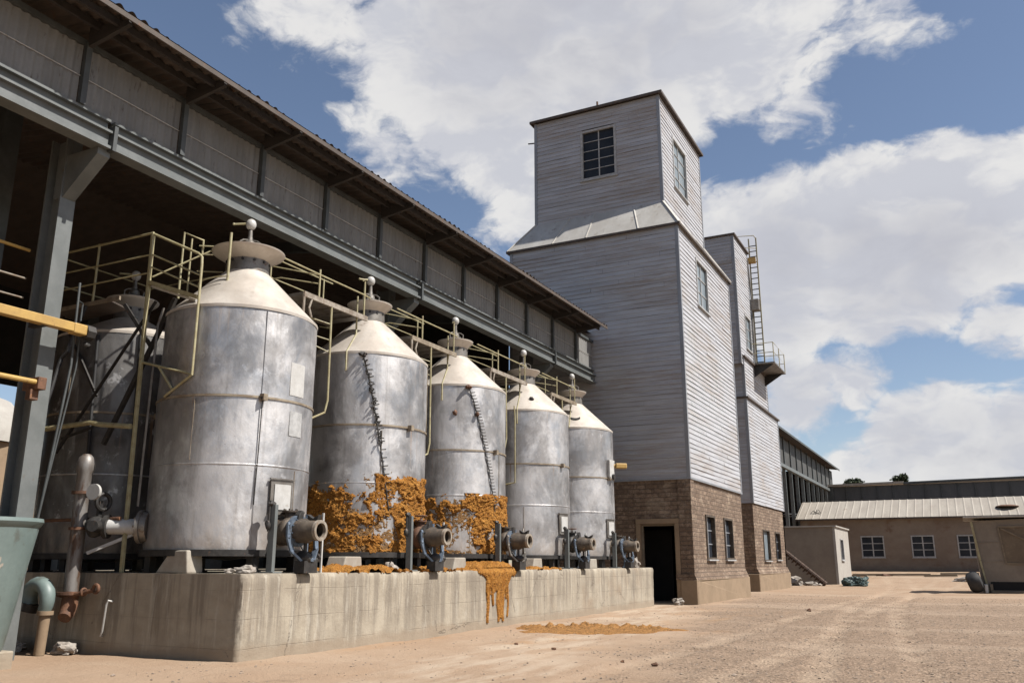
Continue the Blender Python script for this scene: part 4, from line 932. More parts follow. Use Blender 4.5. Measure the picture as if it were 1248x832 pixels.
# ------------------------------------------------------------------ walkways between tank tops
wl = ['railed catwalk between the nearest tank and the second tank', 'railed catwalk between the two orange crusted tanks', 'railed catwalk between the second orange crusted tank and the clean tank', 'railed catwalk between the last two tanks by the tower']
for i in range(4):
    y = TY[i]; Y2 = TY[i + 1]; k = (Y2 - y) / 3.79; zd = 6.47
    root = thing('catwalk', wl[i], 'catwalk', (-11.3, (y + Y2) / 2, zd), 'catwalks linking the tank tops')
    ya, yb = y + 1.12 * k, Y2 - .62
    g = G(); g.box(-11.85, -10.93, ya, yb, zd, zd + .035)
    for q in range(6): g.box(-11.85, -10.93, ya + (yb - ya) * q / 6, ya + (yb - ya) * q / 6 + .04, zd - .03, zd - .002)
    g.out('deck', 'dull_metal', root)
    for x in (-10.9, -11.88):
        g = G(); g.box(x - .025, x + .025, ya, yb, zd - .06, zd + .045); g.out('edge_beam', 'valve_light' if i % 2 == 0 else 'band', root)
    for x in (-10.9, -11.88):
        g = G(); g.path([V((x, ya + .02, zd - .05)), V((x, ya + .02, zd - .42)), V((x + (.1 if x < -11.3 else -.1), ya - .12, zd - .75))], .026, 8); g.out('hanger', 'valve_light', root, True)
        g = G(); g.path([V((x, ya + .25, zd - .05)), V((x, ya + .18, zd - .25)), V((x, ya + .26, zd - .42))], .022, 8); g.out('curved_brace', 'valve_light', root, True)
    posts = [(ya + .45, zd + .62, .85 if i == 0 else .6), (yb - .12, zd + .80, 0)]
    for yy, zt, _ in posts:
        g = G(); g.cyl((-10.9, yy, zd), (-10.9, yy, zt), .02, n=8)
        if yy > ya + 1: g.path([V((-10.9, yy, zt)), V((-10.86, yy - .05, zt + .02)), V((-10.9, yy - .08, zt - .01))], .012, 6)
        g.out('post', 'cream_rail', root, True)
    g = G(); g.path([V((-10.95, y + .55, 7.02)), V((-10.9, ya + .45, 6.98)), V((-10.9, yb - .12, 6.97)), V((-11.0, yb + .22, 7.0))], .018, 8); g.out('handrail', 'cream_rail', root, True)
    g = G(); g.path([V((-10.9, ya + .45, zd + .32)), V((-11.6, ya + .1, zd + .45)), V((-11.88, ya + .1, zd + .45))], .014, 6); g.path([V((-10.9, ya + .45, zd + .5)), V((-11.88, ya + .15, zd + .75))], .014, 6); g.out('midrail', 'cream_rail', root, True)
    for yy in (ya + .1, yb - .3):
        g = G(); g.cyl((-11.88, yy, zd), (-11.88, yy, zd + .95), .018, n=8); g.out('post', 'cream_rail', root, True)
    g = G(); g.path([V((-11.88, ya, zd + .93)), V((-11.88, yb, zd + .93))], .016, 8); g.path([V((-11.88, ya, zd + .5)), V((-11.88, yb, zd + .5))], .014, 8); g.out('handrail', 'cream_rail', root, True)
    # drop pole with kink toward the tank
    yp = y + 1.98 * k
    zl = (4.0, 3.6, 4.2, 4.6)[i]
    g = G(); g.path([V((-10.9, yp, zd - .05)), V((-10.88, yp, zl + .5)), V((-10.9, yp - .05, zl + .25)), V((-11.02, y + TR + .12, zl))], .022, 8); g.out('drop_pole', 'cream_rail', root, True)
    for (a, b) in ((V((-10.9, yp, zd - .5)), V((-11.6, yp + .5, zd - .25))), (V((-10.9, yp, zd - .42)), V((-11.5, yp - .8, zd - .2))), (V((-10.9, yp, zd - .75)), V((-11.6, yp - .7, zd - .5))), (V((-10.9, yb - .35, zd - .06)), V((-11.2, yb + .05, zd - .38))), (V((-10.9, yp, zd - 1.0)), V((-11.5, yp - .6, zd - .65)))):
        g = G(); g.cyl(a, b, .014, n=6); g.out('brace', 'cream_rail', root, True)
# end rail beyond last tank
root = thing('guard_rail', 'short thin guard rail behind the last tank in front of the tower siding', 'railing', (-10.9, 27.9, 5.2))
for yy in (27.6, 28.15): g = G(); g.cyl((-11.2, yy, 4.6), (-11.2, yy, 6.15 if yy > 28 else 5.7), .02, n=8); g.out('post', 'dull_metal', root, True)
for zz in (5.4, 5.62): g = G(); g.cyl((-11.2, 27.35, zz), (-11.2, 28.2, zz), .016, n=8); g.out('rail', 'dull_metal', root, True)
g = G(); g.cyl((-11.2, 28.15, 4.7), (-11.2, 29.6, 4.72), .016, n=8); g.out('wall_tie', 'dull_metal', root, True)
g = G(); g.cyl((-11.2, 27.6, 4.6), (-11.2, 27.4, 4.6), .03, n=8); g.out('tank_clip', 'dull_metal', root, True)

# ------------------------------------------------------------------ railed platform at near end
root = thing('railed_platform', 'yellow railed inspection platform over the shaded rear tank', 'platform', (-12.2, 10.02, PZ))
c = 'cream_rail'
g = G(); g.bar((-12.30, 10.02, 7.10), (-12.18, 10.02, PZ), .055, .055); g.out('corner_post', 'cream_rail', root, bevel=.005)
zf = 6.02
g = G(); g.prism([(-15.05, 10.06), (-13.3, 10.06), (-13.5, 10.62), (-15.05, 10.75)], 'z', zf - .03, zf)
o = g.out('deck', 'roof_rust', root); 
g = G(); g.box(-15.05, -13.0, 10.02, 10.055, zf - .06, zf + .01); g.out('edge_beam', 'band', root)
for x, z in ((-14.92, 7.15), (-13.75, 7.15)): g = G(); g.cyl((x, 10.05, z), (x, 10.05, zf - .05), .022, n=8); g.out('post', c, root, True)
g = G(); g.cyl((-14.92, 12.2, 7.1), (-14.92, 12.2, zf), .02, n=8); g.out('post', c, root, True)
g = G(); g.cyl((-13.5, 11.0, 7.05), (-13.5, 11.0, zf), .02, n=8); g.out('post', c, root, True)
for z in (7.13, 6.72, 6.38):
    g = G(); g.path([V((-15.1, 10.05, z)), V((-12.3, 10.03, z - .02))], .016 if z < 7 else .022, 8); g.out('handrail', c, root, True)
for z in (7.10, 6.55):
    g = G(); g.path([V((-14.92, 10.05, z)), V((-14.92, 12.2, z))], .016, 8); g.out('handrail', c, root, True)
g = G(); g.path([V((-14.92, 12.2, 7.05)), V((-12.3, 12.2, 7.05))], .016, 8); g.out('handrail', c, root, True)
# sloping guard frame to the right
g = G(); g.path([V((-12.3, 10.02, 7.09)), V((-11.12, 10.02, 6.52)), V((-11.03, 10.02, 6.44)), V((-11.02, 10.02, 6.3)), V((-11.01, 10.02, 4.40)), V((-12.23, 10.02, 4.73))], .023, 8); g.out('guard_frame', c, root, True)
g = G(); g.cyl((-12.29, 10.02, 6.70), (-11.02, 10.02, 6.11), .014, n=8); g.out('midrail', c, root, True)
g = G(); g.cyl((-12.29, 10.02, 6.47), (-11.02, 10.02, 5.90), .014, n=8); g.out('midrail', c, root, True)
g = G(); g.bar((-12.28, 10.02, 6.18), (-11.05, 10.02, 5.73), .06, .07); g.out('ramp_beam', 'cream_rail', root)
g = G(); g.bar((-12.28, 10.14, 6.12), (-11.15, 10.14, 5.70), .14, .04); g.out('ramp_tread', 'white_metal', root)
g = G(); g.path([V((-11.01, 10.02, 4.40)), V((-11.62, 10.03, 4.08))], .022, 8); g.out('brace', c, root, True)
g = G(); g.path([V((-11.82, 10.02, 4.62)), V((-11.45, 10.02, 4.20))], .022, 8); g.out('brace', c, root, True)
g = G(); g.path([V((-12.12, 10.55, 6.0)), V((-12.12, 10.55, 7.26)), V((-12.08, 10.97, 7.25)), V((-12.08, 10.97, 6.95))], .022, 8); g.out('hoop', c, root, True)
g = G(); g.path([V((-12.1, 10.72, 6.1)), V((-12.1, 10.72, 7.2))], .016, 8); g.out('post', c, root, True)
for z0, z1 in ((6.95, 6.95), (6.62, 6.62), (7.12, 7.12)):
    g = G(); g.path([V((-12.1, 10.9, z0)), V((-11.75, 11.2, z1 + .02))], .014, 8); g.out('handrail', c, root, True)
g = G(); g.path([V((-12.3, 10.1, 6.3)), V((-11.95, 10.5, 6.65)), V((-11.7, 10.9, 6.98))], .016, 8); g.out('brace', c, root, True)
# dark struts under the deck
for a, b, w in (((-14.9, 10.3, 5.95), (-13.6, 10.25, 4.3), .035), ((-13.2, 10.2, 3.4), (-11.9, 10.3, 5.9), .06), ((-14.3, 10.1, 3.3), (-12.2, 10.15, 5.85), .035), ((-13.0, 10.15, 5.9), (-12.4, 10.3, 5.1), .05), ((-14.2, 10.1, 3.55), (-13.4, 10.1, 3.7), .03)):
    g = G(); g.bar(a, b, w, w * 1.3); g.out('strut', 'dark_steel', root)
# hanging black hose
o = None
pts = [V((-13.85 - .08 * math.sin(k * .25), 10.0 - .02 * k, 5.95 - .11 * k)) + V((-.02 * k, 0, 0)) * (1 if k > 8 else .3) for k in range(22)]
g = G(); g.path(pts, .035, 8); o = g.out('hanging_hose', 'rubber', None, True, loc=(-13.9, 10, 4)); tag(o, 'black hose hanging from the platform edge in front of the rear tank', 'hose')
root = thing('guard_rail', 'horizontal pale pipe rail crossing in front of the rear tank', 'railing', (-14.5, 9.9, 3.6))
g = G(); g.path([V((-14.62, 9.9, 3.70)), V((-13.2, 9.9, 3.74)), V((-12.95, 9.9, 3.69)), V((-12.28, 9.98, 3.62))], .045, 10); g.out('rail', 'cream_rail', root, True)
g = G(); g.cyl((-14.6, 9.9, 0), (-14.6, 9.9, 3.72), .03, n=8); g.out('post', 'steel_grey', root, True)

# ------------------------------------------------------------------ near-left pipework, bin, elbow
root = thing('standpipe', 'upright rusty standpipe with a grey domed cap before the plinth', 'pipe', (-12.92, 9.72, .4))
x0, y0 = -12.93, 9.72
g = G(); g.lathe((x0 - .02, y0, 0), [(.115, .95), (.118, 1.5), (.12, 2.2), (.122, 2.85), (.145, 2.9), (.145, 3.0), (.12, 3.10), (.06, 3.16), (0, 3.17)], 24); g.out('riser', 'rust_grey', root, True)
for z, rr_ in ((.90, .21), (1.92, .15), (2.50, .17)):
    g = G(); g.lathe((x0 - .02, y0, 0), [(.1, z), (rr_, z), (rr_, z + .045), (.1, z + .045)], 24); g.out('collar', 'rust', root, True)
g = G(); g.path([V((x0, y0, .95)), V((x0, y0 - .01, .75)), V((x0 + .02, y0 - .05, .62)), V((x0 + .06, y0 - .12, .55))], [.12, .13, .12, .10], 14); g.out('elbow', 'rust', root, True)
g = G(); g.path([V((x0 - .35, y0, .90)), V((x0, y0 - .1, .88)), V((x0 + .3, y0 - .02, .93)), V((x0 + .52, y0, .98))], .035, 8); g.torus((x0 + .57, y0, 1.0), .06, .028, 'y', 16, 8); g.torus((x0 + .32, y0 - .02, .95), .05, .02, 'x', 16, 8); g.out('clamp_arm', 'rust', root, True)
g = G(); g.cyl((x0 + .1, y0 - .02, 2.52), (x0 + .32, y0 - .06, 2.52), .02, n=8); g.out('gauge_stem', 'rust', root, True)
g = G(); g.cyl((x0 + .36, y0 - .10, 2.52), (x0 + .35, y0 - .05, 2.52), .13, n=28); g.out('gauge', 'white_metal', root, True)
root = thing('wall_hook', 'thin bent white rod fixed to the dark end of the plinth', 'rod', (-12.25, 9.9, .3))
g = G(); g.path([V((-12.2, 9.93, .80)), V((-12.22, 9.86, .82)), V((-12.25, 9.86, .76)), V((-12.28, 9.86, .35)), V((-12.32, 9.87, .28)), V((-12.36, 9.93, .27))], .016, 8); g.out('rod', 'white_metal', root, True)
g = G(); g.path([V((-14.4, 9.85, 2.10)), V((-12.22, 9.92, 2.10))], .03, 10); o = g.out('rusty_pipe', 'rust', None, True, loc=(-13.3, 9.9, 2.1)); tag(o, 'thin rusty horizontal pipe crossing behind the standpipe', 'pipe')
root = thing('pipe_elbow', 'teal round pipe elbow on a tan leg beside the plinth end', 'pipe', (-13.15, 9.45, 0))
ex, ey = -13.12, 9.42
g = G(); pts = []
for k in range(15):
    a = R(200 - 235 * k / 14); pts.append(V((ex - .20 + .24 * math.cos(a), ey, .82 + .25 * math.sin(a))))
g.path(pts, [.15, .15, .14, .13, .125, .12, .12, .12, .12, .12, .12, .115, .11, .105, .10], 18); g.out('elbow', 'teal', root, True)
g = G(); g.ring((ex - .46, ey - .02, .66), (ex - .43, ey, .78), .18, .12, 20); g.ball((ex - .43, ey - .12, .72), .06, 2, (1, 1, 1), .3); g.out('flange', 'dark_steel', root, True)
g = G(); g.cyl((ex + .03, ey, .66), (ex - .0, ey, 0), .085, .08, 18); g.cyl((ex + .03, ey, .60), (ex + .03, ey, .66), .12, .12, 18); g.out('leg', 'plaster', root, True)
# teal bin (standing on low slab)
g = G(); g.box(-13.2, -11.95, 7.25, 8.2, -.2, .215); o = g.out('bin_slab', 'concrete', None, bevel=.02, loc=(-12.5, 7.7, 0)); tag(o, 'low concrete slab under the teal drum at the left edge', 'slab')
root = thing('teal_bin', 'big tapered teal drum with a chipped pale patch at the left edge', 'bin', (-12.3, 7.75, 0))
bx, by = -12.32, 7.75
g = G(); g.lathe((bx, by, 0), [(0, .22), (.42, .22), (.44, .26), (.69, 1.88), (.71, 1.90), (.745, 1.96), (.735, 2.01), (.66, 2.01), (.65, 1.93), (.42, .5)], 64, .006, 3); g.out('drum', 'teal', root, True)
g = G(); 
rr_ = .44 + (1.26 - .26) / 1.62 * .25 + .012
pts = []
for q in range(40):
    a = 2 * PI * q / 40; w = .07 * (1 + .9 * noise.fractal(V((math.cos(a) * 1.6, math.sin(a) * 1.6, 3)), .7, 2, 4)); h = .19 * (1 + .6 * noise.fractal(V((math.cos(a) * 1.6, math.sin(a) * 1.6, 9)), .7, 2, 4))
    dz = h * math.sin(a); pts.append(sp(bx, by, rr_ + dz * .154, -16 + math.degrees((w * math.cos(a) + dz * .35) / rr_), 1.26 + dz))
g.face(pts)
g.out('chipped_patch', 'block', root, label='pale chipped paint patch')

# ------------------------------------------------------------------ big shed
EX, EZ, WX = -10.95, 9.85, -12.05
shed = thing('open_shed', 'long open steel shed with corrugated fascia above the tanks', 'shed', (-12.05, 16, 0))
Y0s, Y1s = 2.0, 29.25
sl_ = math.tan(R(8)); L = 9.2
# roof front slope and back slope
w = V((-math.cos(R(8)), 0, math.sin(R(8))))
g = G(); g.corr((EX, Y0s, EZ + .05), (0, 1, 0), w, (math.sin(R(8)), 0, math.cos(R(8))), Y1s - Y0s, L, .24, .032, 8, 3, .03, .05); g.out('roof_sheet', 'roof_rust', shed, True, 60)
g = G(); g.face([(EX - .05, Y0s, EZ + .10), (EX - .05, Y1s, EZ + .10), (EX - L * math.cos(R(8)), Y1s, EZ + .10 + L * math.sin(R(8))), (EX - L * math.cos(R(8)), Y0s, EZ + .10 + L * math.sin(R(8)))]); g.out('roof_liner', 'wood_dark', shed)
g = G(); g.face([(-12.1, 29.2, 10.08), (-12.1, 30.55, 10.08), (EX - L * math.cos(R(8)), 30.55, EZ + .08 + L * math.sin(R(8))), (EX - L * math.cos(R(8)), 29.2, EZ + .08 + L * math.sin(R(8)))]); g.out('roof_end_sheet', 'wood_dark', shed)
rz = EZ + .10 + L * math.sin(R(8)); rx = EX - L * math.cos(R(8))
g = G(); g.face([(rx, Y0s, rz), (rx, 30.5, rz), (-25.5, 30.5, 9.2), (-25.5, Y0s, 9.2)]); g.out('rear_roof', 'roof_rust', shed)
g = G(); g.box(EX + .005, EX + .03, Y0s, Y1s, EZ - .07, EZ + .02); g.out('eave_trim', 'roof_rust', shed)
# header, purlins
g = G(); g.box(WX - .08, WX + .06, Y0s, 30.5, 9.66, 9.76); g.out('header_beam', 'steel_shade', shed)
for x in (-11.25, -11.7):
    g = G(); z = EZ + (EX - x) * sl_ - .05; g.box(x - .03, x + .03, Y0s, Y1s - .05, z - .06, z + .06); g.out('purlin', 'wood_dark', shed)
py = [8.1 + 2.06 * k for k in range(-3, 11)]
for k, y in enumerate(py):
    g = G(); g.box(WX + .035, WX + .12, y - .05, y + .05, 8.60, 9.70); g.out('cladding_post', 'steel_grey' if 0 else 'steel_shade', shed)
    g = G(); g.prism([(WX + .1, 9.62), (EX - .05, EZ - .10), (EX - .05, EZ - .02), (WX + .1, 9.62 + .36)], 'y', y - .035, y + .035); g.out('rafter', 'wood_dark', shed)
for a, b in zip(py, py[1:] + [30.5]):
    g = G(); g.corr((WX, a + .05, 8.575), (0, 1, 0), (0, 0, 1), (1, 0, 0), b - a - .1, 1.10, .16, .016, 6, 4, .012, .02); g.out('wall_panel', 'cladding', shed, True, 60)
    g = G(); g.cyl((WX + .03, a + .05, 9.10), (WX + .03, b - .05, 9.10 + random.uniform(-.02, .02)), .008, n=5); g.out('wall_wire', 'white_metal', shed)
# main beam
for a, b in ((Y0s, 8.68), (8.76, 18.12), (18.2, 26.6), (26.68, 30.5)):
    g = G(); g.box(-12.03, -11.98, a, b, 8.10, 8.33); g.box(-12.18, -11.90, a, b, 8.05, 8.10); g.box(-12.18, -11.90, a, b, 8.33, 8.37); g.box(-12.10, -12.05, a, b, 8.37, 8.55); g.box(-12.16, -11.97, a, b, 8.55, 8.595)
    g.out('main_beam', 'steel_grey', shed)
for y in (8.72, 18.16, 26.64):
    g = G(); g.box(-12.2, -11.86, y - .035, y + .035, 8.02, 8.46); g.out('beam_joint_plate', 'steel_shade', shed)
    g = G(); yb0, yb1 = y - .20, y + .03
    g.prism([(-12.98, 8.05), (-12.98, 7.30), (-12.75, 7.30), (-12.0, 7.93), (-12.0, 8.045), (-12.4, 8.05)], 'y', yb0, yb1); g.out('bracket', 'steel_grey', shed)
    g = G(); g.box(-13.35, -12.75, y - .38 + .06, y - .34 + .06, 0, 10.0); g.box(-13.07, -13.03, y - .32 + .06, y + .02, 0, 10.0); g.box(-13.35, -12.75, y + .0 + .06, y + .04 + .06, 0, 10)
    g = G()
    # H column: flange faces +X / -X, web between
    g.box(-12.80, -12.76, y - .23, y + .05, 0, 8.4); g.box(-13.14, -12.80, y - .105, y - .075, 0, 8.4); g.box(-13.18, -13.14, y - .23, y + .05, 0, 8.4)
    g.out('column', 'steel_grey', shed)
for y in (8.7, 18.1, 26.6):
    for x in (-18.5, -24.8):
        g = G(); g.box(x - .2, x + .2, y - .2, y + .2, 0, 9.3); g.out('column', 'steel_shade', shed)
    g = G(); g.bar((-12.2, y - .1, 9.55), (-20, y - .1, 10.7), .16, .3); g.out('truss_beam', 'steel_shade', shed)
# near partial posts behind the first column and back/gable walls
g = G(); g.box(-15.2, -14.85, 8.6, 8.95, 0, 9.9); g.out('column', 'steel_shade', shed)
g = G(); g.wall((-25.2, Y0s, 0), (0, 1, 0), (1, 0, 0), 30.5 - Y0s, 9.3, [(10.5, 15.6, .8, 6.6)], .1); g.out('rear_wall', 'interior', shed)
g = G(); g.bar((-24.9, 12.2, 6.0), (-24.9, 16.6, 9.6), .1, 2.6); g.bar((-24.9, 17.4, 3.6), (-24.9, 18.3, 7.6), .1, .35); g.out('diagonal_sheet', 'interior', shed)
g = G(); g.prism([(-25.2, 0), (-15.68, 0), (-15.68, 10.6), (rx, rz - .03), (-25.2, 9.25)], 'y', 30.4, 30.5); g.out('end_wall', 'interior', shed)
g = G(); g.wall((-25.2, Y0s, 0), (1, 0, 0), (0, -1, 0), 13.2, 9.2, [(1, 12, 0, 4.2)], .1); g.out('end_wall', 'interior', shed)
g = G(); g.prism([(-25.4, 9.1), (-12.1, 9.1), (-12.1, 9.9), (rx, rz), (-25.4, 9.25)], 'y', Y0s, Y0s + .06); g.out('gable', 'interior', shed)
# yellow arm in front of the column
root = thing('yellow_boom', 'thick yellow horizontal boom ending in a dark cap beside the steel column', 'beam', (-12.4, 8.9, 5.0))
g = G(); g.bar((-12.4, 1.5, 5.01), (-12.4, 8.75, 5.06), .15, .145); g.out('boom', 'yellow', root, bevel=.01)
g = G(); g.bar((-12.4, 8.74, 5.05), (-12.4, 8.98, 5.05), .18, .17); g.out('end_sleeve', 'yellow', root, bevel=.02)
g = G(); g.ring((-12.4, 8.97, 5.04), (-12.4, 9.12, 5.04), .13, .07, 8); g.cyl((-12.4, 8.98, 5.04), (-12.4, 9.0, 5.04), .1, n=8); g.ball((-12.4, 9.05, 4.84), .05, 2, (1, 1, 1), .4); g.out('end_cap', 'dark_steel', root)
g = G(); g.bar((-12.75, 8.3, 5.03), (-12.4, 8.3, 5.03), .1, .1); g.out('boom_bracket', 'dark_steel', root)
root = thing('guard_rail', 'yellow and pink rails fixed left of the steel column', 'railing', (-13.3, 8.0, 6.0))
for z, m_, r_ in ((6.42, 'yellow', .028), (5.93, 'valve_light', .018), (5.60, 'valve_light', .016)):
    g = G(); g.cyl((-13.3, 1.5, z - .02), (-13.3, 8.45, z), r_, n=8); g.out('rail', m_, root, True)
g = G(); g.cyl((-13.3, 4.0, 4.6), (-13.3, 4.0, 6.45), .03, n=8); g.out('post', 'cream_rail', root, True)
root = thing('short_boom', 'short thin yellow bar with a bracket low on the steel column', 'beam', (-12.45, 8.2, 4.1))
g = G(); g.cyl((-12.45, 1.5, 4.09), (-12.45, 8.38, 4.09), .04, n=10); g.out('bar', 'yellow', root, True)
g = G(); g.box(-12.76, -12.38, 8.30, 8.44, 3.98, 4.17); g.box(-12.6, -12.48, 8.26, 8.40, 3.82, 3.98); g.out('bar_bracket', 'rust', root, bevel=.01)
# cables along the column
g = G(); g.path([V((-12.62, 8.95, 5.9)), V((-12.58, 8.95, 4.5)), V((-12.66, 8.82, 2.4)), V((-12.9, 8.72, .05))], .02, 8); g.path([V((-12.60, 9.05, 5.2)), V((-12.66, 9.1, 4.5)), V((-12.74, 8.88, 2.4)), V((-12.95, 8.76, .05))], .016, 8)
g.path([V((-12.62, 8.95, 5.6)), V((-12.72, 9.12, 5.6)), V((-12.72, 9.12, 5.3))], .014, 6)
o = g.out('pipe_bundle', 'steel_shade', None, True, loc=(-12.6, 9, 0)); tag(o, 'thin dark pipes running down beside the steel column', 'pipe')
# tan store beyond the shed, seen through the opening
root = thing('tan_store', 'pale domed store glimpsed through the shed behind the steel column', 'building', (-42, 28, 0))
g = G(); g.box(-52, -44, 22, 40, 0, 7.5); g.out('wall', 'plaster', root)
g = G(); g.lathe((-48, 27, 0), [(4.4, 7.5), (4.3, 8.6), (3.2, 9.9), (1.2, 10.6), (0, 10.7)], 32); g.lathe((-48, 34, 0), [(4.2, 7.5), (4.0, 8.6), (3.0, 9.7), (1.2, 10.3), (0, 10.4)], 32); g.out('roof', 'hut_pale', root, True)

# ------------------------------------------------------------------ windows
def window(parent, O, u, n, w, h, nu, nv, glass='glass', fr=.07, depth=.05, mun=.028, sill=True, frame_m='frame', bars_m=None):
    """O bottom-left corner of opening on wall surface"""
    O, u, n = V(O), V(u), V(n); z = V((0, 0, 1))
    def bx(g, a0, a1, b0, b1, d0, d1):
        vs = []
        for d in (d0, d1):
            for a, b in ((a0, b0), (a1, b0), (a1, b1), (a0, b1)): vs.append(g.b.verts.new(O + u * a + z * b + n * d))
        for f in ((0, 1, 2, 3), (7, 6, 5, 4), (0, 4, 5, 1), (1, 5, 6, 2), (2, 6, 7, 3), (3, 7, 4, 0)): g.b.faces.new([vs[i] for i in f])
    g = G(); bx(g, -.01, w + .01, -.01, h + .01, -depth - .03, -depth - .02); win = g.out('window', glass, parent)
    g = G()
    bx(g, -fr, 0.012, -fr, h + fr, -depth, .045); bx(g, w - .012, w + fr, -fr, h + fr, -depth, .045)
    bx(g, 0.013, w - .013, h - .012, h + fr, -depth, .043); bx(g, 0.013, w - .013, -fr, .012, -depth, .043); g.out('window_frame', frame_m, win)
    g = G()
    for i in range(1, nu): bx(g, w * i / nu - mun, w * i / nu + mun, .013, h - .013, -depth - .015, -depth + .012)
    for j in range(1, nv): bx(g, .013, w - .013, h * j / nv - mun * .6, h * j / nv + mun * .6, -depth - .015, -depth + .008)
    if nu > 1 or nv > 1: g.out('glazing_bars', bars_m or frame_m, win)
    if sill: g = G(); bx(g, -fr - .04, w + fr + .04, -fr - .05, -fr - .003, -.02, .10); g.out('window_sill', 'frame', win)
    return win

# ------------------------------------------------------------------ tower (near block)
TXr, TXl, TY0, TY1 = -8.5, -15.6, 30.6, 38.7
tw = thing('grain_tower', 'tall grey clapboard tower with a raised cabin on a brick base', 'tower', (-12, 34.5, 0))
BZ, SZ = 4.36, 14.0
door = (5.22, 6.52, -.0, 2.80)   # along +X from TXl
g = G()
g.wall((TXl, TY0, -.05), (1, 0, 0), (0, -1, 0), TXr - TXl, BZ + .05, [(5.22, 6.50, .06, 2.80)], .4)
g.out('front_brick_wall', 'brick', tw)
WN = [(2.05, 3.25, 1.62, 3.05), (4.75, 6.15, 1.62, 3.05)]
WN = [(1.95, 3.15, 1.58, 3.08), (4.75, 6.05, 1.58, 3.08)]
g = G(); g.wall((TXr, TY0 + .41, -.05), (0, 1, 0), (1, 0, 0), TY1 - TY0 - .41, BZ + .05, [(a - .41, b - .41, c + .05, d + .05) for a, b, c, d in WN], .4); g.out('side_brick_wall', 'brick', tw)
g = G(); g.wall((TXr - .01, TY1, -.05), (-1, 0, 0), (0, 1, 0), TXr - TXl - .02, BZ + .04, [], .3); g.wall((TXl, TY1 - .31, -.05), (0, -1, 0), (-1, 0, 0), TY1 - TY0 - .72, BZ + .04, [], .3); g.out('rear_brick_wall', 'brick', tw)
for (a, b, c, d) in WN: window(tw, (TXr, TY0 + a, c), (0, 1, 0), (1, 0, 0), b - a, d - c, 2, 3, fr=.06, depth=.10, mun=.035, frame_m='valve', bars_m='trim')
# brick corner pier and ledges
g = G(); g.box(TXr - .44, TXr + .05, TY0 - .05, TY0 + .42, .85, BZ - .02); g.out('corner_pier', 'brick', tw, bevel=.02)
# plaster base with battered top
def base_course(x0, x1, y0, y1, z1, doorx=None):
    g = G(); t_ = .14
    segs = [(x0 - t_, doorx[0]), (doorx[1], x1 + t_)] if doorx else [(x0 - t_, x1 + t_)]
    for a, b in segs: g.box(a, b, y0 - t_, y0 - .003, -.1, z1)
    g.box(x1 + .003, x1 + t_, y0 - .003, y1 + t_, -.1, z1)
    return g
g = base_course(TXl, TXr, TY0, TY1, .82, (TXl + 5.22 - .16, TXl + 6.50 + .16)); g.out('plaster_base', 'plaster', tw, bevel=.02)
g = G(); g.prism([(TXr + .0, .82), (TXr + .14, .82), (TXr + .003, 1.15)], 'y', TY0 - .05 + .1, TY1); g.prism([(TXr - .6, .82), (TXr + .14, .82), (TXr + .06, 1.0), (TXr - .6, 1.0)], 'y', TY0 - .13, TY0 + .1); g.out('battered_brick_course', 'brick', tw)
# door surround
dx0, dx1 = TXl + 5.22, TXl + 6.50
g = G(); g.box(dx0 - .16, dx0, TY0 - .06, TY0 + .2, 0, 2.75); g.box(dx1, dx1 + .16, TY0 - .06, TY0 + .2, 0, 2.75); g.box(dx0 - .16, dx1 + .16, TY0 - .06, TY0 + .2, 2.752, 2.93); g.out('door_surround', 'plaster', tw, bevel=.01)
g = G(); g.box(dx0 + .005, dx0 + .06, TY0 + .1, TY0 + .18, .02, 2.74); g.box(dx1 - .06, dx1 - .005, TY0 + .1, TY0 + .18, .02, 2.74); g.box(dx0 + .06, dx1 - .06, TY0 + .1, TY0 + .18, 2.68, 2.745); g.out('door_frame', 'plank', tw)
g = G(); g.box(TXl + .3, TXr - .4, TY0 - .1, TY1 - .3, -.05, .04); g.out('floor', 'concrete', tw)
g = G(); g.box(TXl + .5, TXr - .5, TY0 + 3.2, TY0 + 3.3, .05, 4.2); g.box(dx0 - 1.2, dx0 + .55, TY0 + 2.0, TY0 + 2.1, .05, 2.6); g.out('partition', 'interior', tw)
g = G(); g.box(TXl + .1, TXr - .1, TY0 + .1, TY1 - .1, 4.20, 4.30); g.out('ceiling', 'interior', tw)
# siding body
SH = SZ - BZ
g = G(); g.clap((TXl, TY0 - .03, BZ), (1, 0, 0), (0, -1, 0), TXr - TXl, SH); g.out('front_siding', 'siding', tw)
UW = (2.45, 4.05, 11.45 - BZ, 13.35 - BZ)
g = G(); g.clap((TXr + .03, TY0, BZ), (0, 1, 0), (1, 0, 0), TY1 - TY0, SH, holes=[UW]); g.out('side_siding', 'siding', tw)
window(tw, (TXr + .03, TY0 + UW[0], BZ + UW[2]), (0, 1, 0), (1, 0, 0), UW[1] - UW[0], UW[3] - UW[2], 2, 3, 'glass_pale', depth=.04)
g = G(); g.clap((TXr, TY1 + .03, BZ), (-1, 0, 0), (0, 1, 0), TXr - TXl, SH); g.clap((TXl - .03, TY1, BZ), (0, -1, 0), (-1, 0, 0), TY1 - TY0, SH); g.out('rear_siding', 'siding', tw)
g = G(); g.box(TXl + .05, TXr - .05, TY0 + .05, TY1 - .05, 13.9, 13.95); g.out('loft_floor', 'interior', tw)
